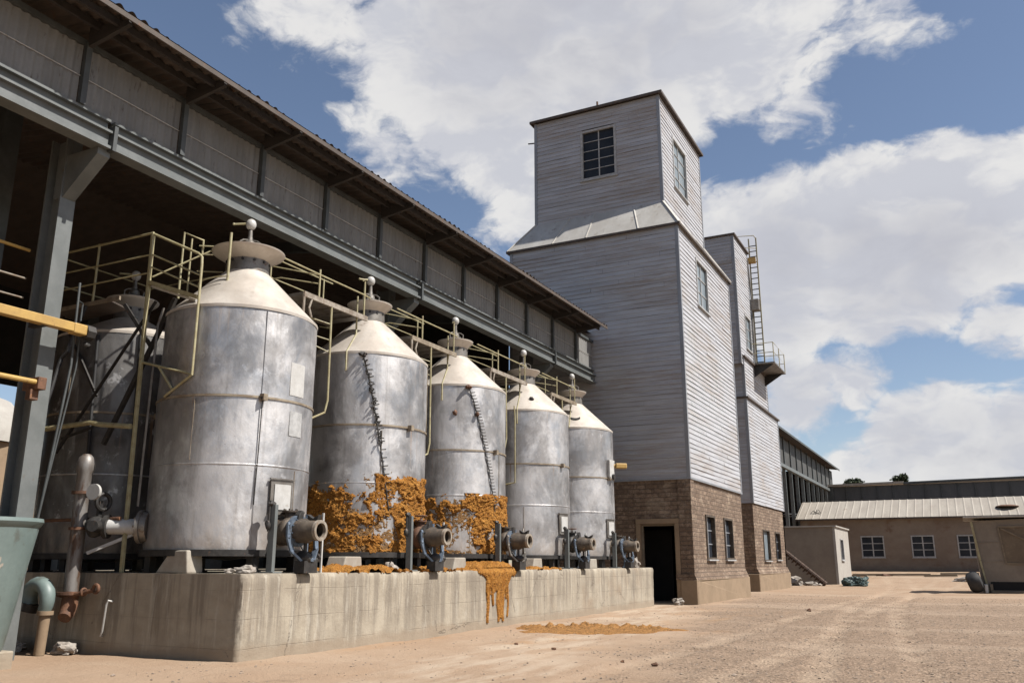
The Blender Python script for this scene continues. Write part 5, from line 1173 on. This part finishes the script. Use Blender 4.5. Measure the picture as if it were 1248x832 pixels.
def trims(parent, x0, x1, y0, y1, z0, z1, w=.13):
    for sx, x in ((-1, x0), (1, x1)):
        for sy, y in ((-1, y0), (1, y1)):
            g = G(); X = x + sx * .065; Y = y + sy * .065
            g.box(min(X, X - sx * w), max(X, X - sx * w), min(Y, Y - sy * .03), max(Y, Y - sy * .03), z0, z1)
            g.box(min(X, X - sx * .03), max(X, X - sx * .03), min(Y - sy * .031, Y - sy * w), max(Y - sy * .031, Y - sy * w), z0, z1)
            g.out('corner_trim', 'trim', parent)
trims(tw, TXl, TXr, TY0, TY1, BZ - .03, SZ)
g = G(); g.box(TXl - .05, TXr + .075, TY0 - .075, TY0 - .002, BZ - .07, BZ); g.box(TXr + .002, TXr + .074, TY0, TY1 + .05, BZ - .069, BZ); g.out('sill_board', 'trim', tw)
# skirt roof + eave edge
CX0, CX1, CY0, CY1 = -14.86, -9.22, 31.42, 37.6
CZ0, CZ1 = 15.35, 20.15
ex0, ex1, ey0, ey1, ez = TXl - .16, TXr + .14, TY0 - .14, TY1 + .14, SZ + .03
sk = [((ex0, ey0), (ex1, ey0), (CX1, CY0), (CX0, CY0)), ((ex1, ey0), (ex1, ey1), (CX1, CY1), (CX1, CY0)), ((ex1, ey1), (ex0, ey1), (CX0, CY1), (CX1, CY1)), ((ex0, ey1), (ex0, ey0), (CX0, CY0), (CX0, CY1))]
g = G()
for a, b, c_, d_ in sk: g.face([(*a, ez), (*b, ez), (*c_, CZ0 + .06), (*d_, CZ0 + .06)])
g.face([(ex0, ey0, ez - .01), (ex1, ey0, ez - .01), (ex1, ey1, ez - .01), (ex0, ey1, ez - .01)])
g.out('skirt_roof', 'skirt', tw)
for a, b, c_, d_ in sk:
    A, B, C_, D_ = V((*a, ez + .012)), V((*b, ez + .012)), V((*c_, CZ0 + .072)), V((*d_, CZ0 + .072))
    nn = 4
    for k in range(1, nn): 
        f = k / nn + (.03 if k % 2 else -.02); g = G(); g.bar(A.lerp(B, f), D_.lerp(C_, f), .05, .03); g.out('roof_seam', 'skirt', tw)
    g = G(); g.bar(B, C_, .09, .04); g.out('hip_cap', 'skirt', tw)
def eave(parent, x0, x1, y0, y1, z0, z1, mat='roof_dark', t_=.05):
    g = G(); g.box(x0, x1, y0, y0 + t_, z0, z1); g.box(x0, x1, y1 - t_, y1, z0, z1); g.box(x0, x0 + t_, y0 + t_ + .001, y1 - t_ - .001, z0, z1); g.box(x1 - t_, x1, y0 + t_ + .001, y1 - t_ - .001, z0, z1); g.out('eave_board', mat, parent)
eave(tw, ex0 - .03, ex1 + .03, ey0 - .03, ey1 + .03, ez - .09, ez - .002)
# cabin
cw = (2.23, 3.66, 17.05 - CZ0, 19.18 - CZ0)
g = G(); g.clap((CX0, CY0, CZ0), (1, 0, 0), (0, -1, 0), CX1 - CX0, CZ1 - CZ0, holes=[cw]); g.out('cabin_front_siding', 'siding', tw)
window(tw, (CX0 + cw[0], CY0, CZ0 + cw[2]), (1, 0, 0), (0, -1, 0), cw[1] - cw[0], cw[3] - cw[2], 2, 5, 'glass', fr=.085, depth=.06, mun=.025)
cs = (1.75, 3.65, 16.8 - CZ0, 19.0 - CZ0)
g = G(); g.clap((CX1, CY0, CZ0), (0, 1, 0), (1, 0, 0), CY1 - CY0, CZ1 - CZ0, holes=[cs]); g.out('cabin_side_siding', 'siding', tw)
window(tw, (CX1, CY0 + cs[0], CZ0 + cs[2]), (0, 1, 0), (1, 0, 0), cs[1] - cs[0], cs[3] - cs[2], 2, 4, 'glass_pale', fr=.08, depth=.05)
g = G(); g.clap((CX1, CY1, CZ0), (-1, 0, 0), (0, 1, 0), CX1 - CX0, CZ1 - CZ0); g.clap((CX0, CY1, CZ0), (0, -1, 0), (-1, 0, 0), CY1 - CY0, CZ1 - CZ0); g.out('cabin_rear_siding', 'siding', tw)
trims(tw, CX0 + .03, CX1 - .03, CY0 + .03, CY1 - .03, CZ0, CZ1)
g = G(); g.box(CX0 - .16, CX1 + .16, CY0 - .16, CY1 + .18, CZ1 + .04, CZ1 + .11); g.out('cabin_roof', 'roof_dark', tw)
eave(tw, CX0 - .19, CX1 + .19, CY0 - .19, CY1 + .21, CZ1 - .02, CZ1 + .09)
g = G(); g.cyl((-11.95, CY0 + .1, CZ1 + .1), (-11.95, CY0 + .1, CZ1 + .42), .045, n=8); g.out('roof_stub', 'rust', tw)
g = G(); g.cyl((CX0 - .35, CY0, 19.3), (CX0, CY0 + .1, 19.3), .03, n=8); g.out('wall_peg', 'dark_steel', tw)

# ------------------------------------------------------------------ second tower
t2 = thing('stepped_tower', 'narrower stepped clapboard tower with a caged ladder behind the cabin tower', 'tower', (-12, 49, 0))
AX, BX = -9.4, -14.6; S0, S1 = 45.4, 53.9
h2 = [(2.1, 3.7, 1.55, 3.05), (5.4, 6.7, 1.6, 3.0)]
g = G(); g.wall((AX, S0 + .31, -.05), (0, 1, 0), (1, 0, 0), S1 - S0 - .31, 4.4, [(a - .31, b - .31, c + .05, d + .05) for a, b, c, d in h2], .3); g.out('side_brick_wall', 'brick', t2)
g = G(); g.wall((BX, S0, -.05), (1, 0, 0), (0, -1, 0), AX - BX, 4.4, [], .3); g.out('front_brick_wall', 'brick', t2)
g = G(); g.wall((AX, S1, -.05), (-1, 0, 0), (0, 1, 0), AX - BX - .31, 4.39, [], .3); g.out('rear_brick_wall', 'brick', t2)
window(t2, (AX, S0 + 2.1, 1.55), (0, 1, 0), (1, 0, 0), 1.6, 1.5, 1, 1, 'glass_pale', fr=.05, depth=.08, frame_m='valve')
window(t2, (AX, S0 + 5.4, 1.6), (0, 1, 0), (1, 0, 0), 1.3, 1.4, 2, 3, 'glass', fr=.05, depth=.10, mun=.035, frame_m='valve', bars_m='trim')
g = base_course(BX, AX, S0, S1, .85); g.out('plaster_base', 'plaster', t2, bevel=.02)
g = G(); g.prism([(AX, .85), (AX + .14, .85), (AX + .003, 1.15)], 'y', S0, S1); g.out('battered_brick_course', 'brick', t2)
def stage(y0, y1, x0, x1, z0, z1, holes=(), capn='stage_roof'):
    g = G(); g.clap((x0, y0, z0), (1, 0, 0), (0, -1, 0), x1 - x0, z1 - z0); g.out('front_siding', 'siding', t2)
    g = G(); g.clap((x1, y0, z0), (0, 1, 0), (1, 0, 0), y1 - y0, z1 - z0, holes=[(a - y0, b - y0, c - z0, d - z0) for a, b, c, d in holes]); g.out('side_siding', 'siding', t2)
    g = G(); g.clap((x1, y1, z0), (-1, 0, 0), (0, 1, 0), x1 - x0, z1 - z0); g.clap((x0, y1, z0), (0, -1, 0), (-1, 0, 0), y1 - y0, z1 - z0); g.out('rear_siding', 'siding', t2)
    trims(t2, x0 + .03, x1 - .03, y0 + .03, y1 - .03, z0, z1, .15)
    for a, b, c, d in holes: window(t2, (x1, a, c), (0, 1, 0), (1, 0, 0), b - a, d - c, 2, 3, 'glass_pale', fr=.07, depth=.04)
    g = G(); g.box(x0 - .12, x1 + .13, y0 - .12, y1 + .13, z1 + .002, z1 + .09); g.out(capn, 'roof_dark', t2)
stage(S0 - .05, S1 + .05, BX - .05, AX + .05, 4.34, 9.75)
stage(S0 - .03, 51.4, BX - .03, AX + .03, 9.84, 11.95)
stage(S0 - .45, 48.35, BX, AX, 11.55, 18.7, [(46.6, 47.9, 12.75, 14.6)])
# platform, ladder
px0, px1, qy0, qy1, pz = AX + .04, AX + 1.22, 47.8, 51.2, 12.1
g = G(); g.box(px0, px1, qy0, qy1, pz - .08, pz); pl = g.out('balcony', 'dull_metal', t2)
g = G(); g.prism([(px0, pz - .08), (px1 - .1, pz - .08), (px0, pz - .75)], 'y', qy0 + .2, qy0 + .26); g.out('balcony_bracket', 'dark_steel', pl); g = G(); g.prism([(px0, pz - .08), (px1 - .1, pz - .08), (px0, pz - .75)], 'y', qy1 - .3, qy1 - .24); g.out('balcony_bracket', 'dark_steel', pl)
for y in (qy0 + .03, (qy0 + qy1) / 2, qy1 - .03):
    g = G(); g.cyl((px1 - .03, y, pz), (px1 - .03, y, pz + 1.1), .025, n=8); g.out('balcony_post', 'cream_rail', pl)
g = G()
for z in (pz + .55, pz + 1.1): g.path([V((px0, qy0 + .03, z)), V((px1 - .03, qy0 + .03, z)), V((px1 - .03, qy1 - .03, z)), V((px0, qy1 - .03, z))], .022, 6)
g.out('balcony_rail', 'cream_rail', pl)
ly = 48.75
lad = G()
for x in (AX + .10, AX + .52): lad.bar((x, ly, pz), (x, ly, 19.75), .05, .07)
lo = lad.out('ladder', 'cream_rail', t2)
g = G(); z = pz + .25
while z < 19.6: g.cyl((AX + .10, ly, z), (AX + .52, ly, z), .028, n=6); z += .33
g.out('rungs', 'dark_steel', lo)
g = G(); g.path([V((AX + .52, ly, 19.7)), V((AX + .45, ly - .3, 19.8)), V((AX - .6, ly - .6, 19.8)), V((AX - .65, ly - .6, 18.8))], .025, 6); g.path([V((AX + .52, ly, 19.1)), V((AX - .6, ly - .6, 19.15))], .02, 6); g.out('ladder_guard', 'cream_rail', lo)
g = G(); g.bar((AX - .35, ly - .2, 18.35), (AX + .45, ly - .1, 18.35), .35, .28); g.out('ladder_head_beam', 'yellow', lo)
g = G(); g.box(AX + .03, AX + .50, ly - .45, ly + .1, 15.3, 15.95); g.out('cable_box', 'dull_metal', t2, bevel=.03)
g = G(); g.path([V((AX + .04, 48.3, 18.3)), V((AX + .10, 48.45, 16.0)), V((AX + .07, 48.4, 14.5)), V((AX + .12, 48.2, 12.2))], .05, 8); g.out('conduit', 'dull_metal', t2, True)

# ------------------------------------------------------------------ far shed behind the towers
fs = thing('far_shed', 'dark open steel shed receding behind the stepped tower', 'shed', (-14, 90, 0))
fx, a0_, a1_ = -14.0, 62.0, 117.0
g = G(); g.corr((fx + .9, a0_, 12.78), (0, 1, 0), (-math.cos(R(8)), 0, math.sin(R(8))), (0, 0, 1), a1_ - a0_, 9, .5, .05, 4, 1); g.out('roof', 'roof_rust', fs, True)
g = G(); g.box(fx + .88, fx + .93, a0_, a1_, 12.62, 12.80); g.out('eave_board', 'steel_shade', fs)
y = a0_; k = 0
while y < a1_ - 1:
    g = G(); g.corr((fx, y + .1, 10.1), (0, 1, 0), (0, 0, 1), (1, 0, 0), 3.2, 2.45, .4, .03, 4, 1); g.out('wall_panel', 'cladding_dim', fs)
    g = G(); g.box(fx - .05, fx + .12, y - .09, y + .09, 10.0, 12.7); g.out('cladding_post', 'steel_shade', fs)
    g = G(); g.box(fx - .2, fx + .1, y - .08, y + .08, .3, 10.0); g.out('column', 'steel_grey', fs)
    y += 3.42; k += 1
g = G(); g.box(fx - .1, fx + .25, a0_, a1_, 9.75, 10.05); g.out('main_beam', 'steel_grey', fs)
g = G(); g.box(fx - 9, fx - 8.8, a0_, a1_, 0, 13.8); g.box(fx - 8.8, fx - .3, a1_ - .1, a1_, 0, 12.9); g.out('rear_wall', 'interior', fs)
for k, y in enumerate((84, 96, 108)):
    g = G(); g.cyl((fx - .4, y, 6.0 + k * .3), (fx - 5.5, y + 1, 6.2 + k * .3), .07, n=6); g.out('brace_pipe', 'trim', fs)

# ------------------------------------------------------------------ long low warehouse
wh = thing('low_warehouse', 'long low tan building with a pale tin roof and small paned windows', 'building', (-3, 86, .6))
wy = 85.0; wx0, wx1 = -13.35, 16; wz1 = 5.25
hx = [(-8.18, -6.44), (-4.07, -2.42), (-.46, 1.18), (6.3, 7.95), (10.0, 11.6)]
g = G(); g.wall((wx0, wy, 0), (1, 0, 0), (0, -1, 0), wx1 - wx0, wz1, [(a - wx0, b - wx0, 1.92, 3.62) for a, b in hx], .3); g.wall((wx1, wy + .31, 0), (0, 1, 0), (1, 0, 0), 7.6, wz1, [], .3); g.wall((wx0, wy + 8, 0), (0, -1, 0), (-1, 0, 0), 7.69, wz1, [], .3); g.out('wall', 'plaster_wall', wh)
for a, b in hx: window(wh, (a, wy, 1.92), (1, 0, 0), (0, -1, 0), b - a, 1.70, 2, 3, 'glass', fr=.09, depth=.08, mun=.05, frame_m='frame')
for a, b in hx[:3]:
    pass
rs = V((0, math.cos(R(21)), math.sin(R(21))))
g = G(); g.corr((wx0 - .35, wy - .45, wz1 + .0), (1, 0, 0), rs, (0, 0, 1), wx1 - wx0 + .7, 5.1, .66, .03, 12, 3, .03, .03, rib=True); rf = g.out('roof', 'tin_roof', wh)
rtop = V((0, wy - .45, wz1)) + rs * 5.1
g = G(); g.face([(wx0 - .35, rtop.y, rtop.z), (wx1 + .35, rtop.y, rtop.z), (wx1 + .35, wy + 8.6, wz1), (wx0 - .35, wy + 8.6, wz1)]); g.out('rear_roof', 'tin_roof', wh)
g = G(); g.box(wx0 - .36, wx1 + .36, wy - .50, wy - .44, wz1 - .12, wz1 + .02); g.out('eave_board', 'roof_dark', wh)
g = G()
for x in (wx0 + .02, wx1 - .02): g.face([(x, wy + .02, wz1 - .01), (x, wy + 7.9, wz1 - .01), (x, rtop.y, rtop.z - .05)])
g.out('gable', 'plaster_wall', wh)
g = G(); g.lathe((3.6, wy + 1.6, 6.08), [(0, .16), (.5, .14), (.85, .05), (.9, 0)], 20); g.out('roof_vent', 'rust', wh)
g = G(); 
for k in range(5): g.path([V((-12.0, wy + .9, 5.85)), V((-12.0 + .35 * math.cos(k * 1.3), wy + .9 + .1 * k, 5.9 + .35 * abs(math.sin(k * 1.3)))), V((-12 + .5 * math.cos(k * 1.3 + .5), wy + .9, 5.85))], .03, 5)
g.out('roof_wire', 'dark_steel', wh)
# grey roof building behind
bb = thing('grey_roof_building', 'long grey banded clerestory building rising behind the tan warehouse', 'building', (0, 112, 0))
g = G(); g.box(-13.8, 30, 112, 112.2, 0, 10.25); wl_ = g.out('wall', 'grey_band', bb)
x = -13.7
while x < 30:
    g = G(); g.box(x - .05, x + .05, 111.86, 111.995, 8.3, 10.25); g.out('cladding_post', 'steel_shade', bb); x += 1.72
g = G(); g.prism([(-14.4, 10.26), (-5.6, 10.38), (-5.6, 10.62), (-14.1, 10.52)], 'y', 111.4, 114); g.out('roof', 'tin_roof', bb, label='short pale yellowish roof section')
g = G(); g.prism([(-5.6, 10.28), (30, 10.7), (30, 10.95), (-5.6, 10.53)], 'y', 111.5, 118); g.out('dark_roof', 'steel_shade', bb)
g = G(); g.box(-14.4, -13.4, 111.6, 118, 8.2, 10.2); g.out('end_bay', 'steel_shade', bb)

# ------------------------------------------------------------------ hut between
hut = thing('small_hut', 'plain grey beige flat roofed hut beside the stepped tower', 'hut', (-9, 64, 0))
g = G(); g.wall((-10.9, 60.5, -.1), (1, 0, 0), (0, -1, 0), 3.34, 3.75, [], .15); g.wall((-10.9, 67.6, -.1), (0, -1, 0), (-1, 0, 0), 7.0, 3.75, [], .15); g.out('wall', 'hut', hut)
g = G(); g.wall((-7.4, 60.5, -.1), (0, 1, 0), (1, 0, 0), 7.1, 3.75, [(2.2, 3.6, 1.7, 3.0)], .15); g.out('side_wall', 'hut_pale', hut, label='side wall in a paler, sunlit colour')  # sunlight put into the colour: paler than the hut's other walls
window(hut, (-7.4, 62.7, 1.6), (0, 1, 0), (1, 0, 0), 1.4, 1.3, 1, 1, 'glass', fr=.05, depth=.05)
g = G(); g.box(-11.0, -7.3, 60.4, 67.7, 3.652, 3.74); g.out('roof', 'hut_pale', hut)
# rusty auger leaning
au = thing('rusty_auger', 'long rusty auger screw leaning from the stepped tower to the ground', 'auger', (-7.9, 57.8, 0))
a, b = V((-10.6, 57.8, 2.45)), V((-7.85, 57.8, .12)); d = (b - a).normalized(); n_ = V((0, 1, 0)); m_ = d.cross(n_)
g = G(); g.cyl(a, b, .15, n=10); g.out('shaft', 'rust_dark', au, True)
g = G(); prev = None; T = 13; LL = (b - a).length
for k in range(T * 14 + 1):
    q = a + d * (LL * k / (T * 14)); th = 2 * PI * k / 14; e = (n_ * math.cos(th) + m_ * math.sin(th))
    cur = [g.b.verts.new(q + e * .05), g.b.verts.new(q + e * (.30 + .05 * math.sin(k * .9)))]
    if prev: g.b.faces.new([prev[0], cur[0], cur[1], prev[1]])
    prev = cur
g.out('screw_blade', 'rust_dark', au)
# crumpled tarp
g = G(); g.ball((0, 0, 0), 1, 5, (1, 1, 1))
for v in g.b.verts:
    p = v.co.copy(); q = 1 + .38 * noise.fractal(p * 1.6, .8, 2, 5); v.co = V((p.x * .72 * q - 6.15 + .15 * p.z, p.y * .6 * q + 58.4, max(-.03, (p.z * .42 + .1) * q) + .22 * max(0, -p.x) * max(0, p.z)))
o = g.out('crumpled_tarp', 'tarp', None, loc=(-6.2, 58.4, 0)); tag(o, 'crumpled dark green tarp heap by the hut corner', 'tarp')
# planks before warehouse
pl_l = ['longest weathered plank on the ground before the tan warehouse', 'short dark plank lying right of the longest plank', 'thin plank lying across the far end of the plank row', 'single plank lying nearest to the hut in the plank row']
for k, (x, y, L_, a) in enumerate(((-5.2, 73, 5.4, 4), (-1.8, 72, 2.2, -6), (-.6, 75, 2.6, 10), (-7.9, 71, 2.4, 2))):
    g = G(); z = gz(x, y); c_, s_ = math.cos(R(a)), math.sin(R(a)); g.bar((x - c_ * L_ / 2, y - s_ * L_ / 2, z + .09), (x + c_ * L_ / 2, y + s_ * L_ / 2, z + .12), .3, .14)
    o = g.out('plank', 'plank', None, loc=(x, y, z), bevel=.01); tag(o, pl_l[k], 'plank', 'planks before the tan warehouse')

# ------------------------------------------------------------------ patched shack at right
sk_ = thing('patched_shack', 'leaning board shack with a brown patch panel at the right edge', 'shack', (2, 49, 0))
sx0, sx1, sy = .55, 4.6, 48.6
g = G(); g.prism([(sx0, 0), (sx1, 0), (sx1, 3.50), (sx0 - .14, 3.36)], 'y', sy, sy + 3.2); g.out('wall', 'hut', sk_)
g = G(); g.bar((sx0 - .17, sy - .04, 3.34), (sx0 + .02, sy - .04, 1.5), .10, .10); g.bar((sx0 + .02, sy - .04, 1.52), (sx0 + .22, sy - .04, .05), .10, .08); g.out('corner_post', 'cream_rail', sk_)
g = G(); g.box(sx0 - .5, sx1 + .3, sy - .35, sy + 3.5, 3.502, 3.57); ro = g.out('roof', 'hut_pale', sk_, bevel=.01)
g = G(); g.prism([(1.68, 1.38), (3.6, 1.38), (3.6, 3.05), (1.52, 3.05)], 'y', sy - .03, sy - .002); pn = g.out('patch_panel', 'board_panel', sk_)
g = G()
for p, q in (((1.68, 1.36), (3.62, 1.36)), ((1.50, 3.07), (3.62, 3.07)), ((1.66, 1.38), (1.50, 3.05)), ((3.62, 1.38), (3.62, 3.05)), ((1.6, 3.0), (3.55, 1.9))): g.bar((p[0], sy - .06, p[1]), (q[0], sy - .06, q[1]), .03, .06)
g.out('panel_frame', 'plank', pn)
g = G(); g.bar((sx0 + .05, sy - .012, 1.46), (1.6, sy - .012, 1.48), .02, .03); g.bar((sx0, sy - .012, 2.35), (1.5, sy - .012, 2.36), .02, .02); g.out('wall_batten', 'hut', sk_)
g = G(); g.box(sx0 + .35, 3.9, sy - .02, sy - .003, .14, .52); g.out('base_opening', 'dark_hole', sk_)
g = G(); g.box(sx0 + .35, 4.4, sy - .25, sy - .15, 0, .10); g.box(sx0 + .30, sx0 + .42, sy - .2, sy - .04, .0, .42); g.out('skid', 'plank', sk_)
# black drum
g = G(); pts_r = [(0, -.30), (.30, -.30), (.44, -.22), (.50, -.05), (.50, .12), (.44, .26), (.28, .34), (0, .34)]
g.lathe((0, 0, 0), pts_r, 32, .03, 4); bmesh.ops.rotate(g.b, verts=g.b.verts, cent=(0, 0, 0), matrix=Matrix.Rotation(R(72), 3, 'Y')); bmesh.ops.translate(g.b, verts=g.b.verts, vec=(.20, 48.2, .50))
o = g.out('rubber_drum', 'rubber', None, True, loc=(.2, 48.2, 0)); tag(o, 'black rounded rubber drum against the left side of the shack', 'drum')
block('white_block', 'white_metal', [(.62, 0), (.74, 0), (.76, .40), (.6, .42)], 'y', 48.1, 48.25, 'small white upright block between the drum and the shack', 'block')

# ------------------------------------------------------------------ trees far beyond
def tree(x, y, zc, r, seed, label):
    root = thing('far_tree', label, 'tree', (x, y, 0), 'trees beyond the grey roof')
    g = G(); g.cyl((x, y, 0), (x, y, zc), .3, .12, 8)
    rg = random.Random(seed); tips = []
    for k in range(6):
        a = rg.uniform(0, 2 * PI); p = V((x + math.cos(a) * r * .7, y + math.sin(a) * r * .6, zc + rg.uniform(-.3, .6) * r)); g.cyl((x, y, zc - r * .6), p, .08, .03, 6); tips.append(p)
    g.out('trunk', 'bark', root)
    g = G()
    for k in range(900):
        c_ = rg.choice(tips) + V((rg.gauss(0, .28), rg.gauss(0, .28), rg.gauss(0, .2))) * r
        n3 = V((rg.gauss(0, 1), rg.gauss(0, 1), rg.gauss(0, 1))).normalized(); e = n3.orthogonal().normalized() * .13; f = n3.cross(e)
        g.face([c_ - e - f * .5, c_ + e - f, c_ + e + f * .5, c_ - e + f])
    g.out('crown', 'leaf', root, weld=False)
tree(-12.3, 125, 11.55, .9, 1, 'small tree crown showing over the left end of the grey roof')
tree(-6.6, 125, 11.9, .75, 2, 'small tree crown showing right of the pale roof section')
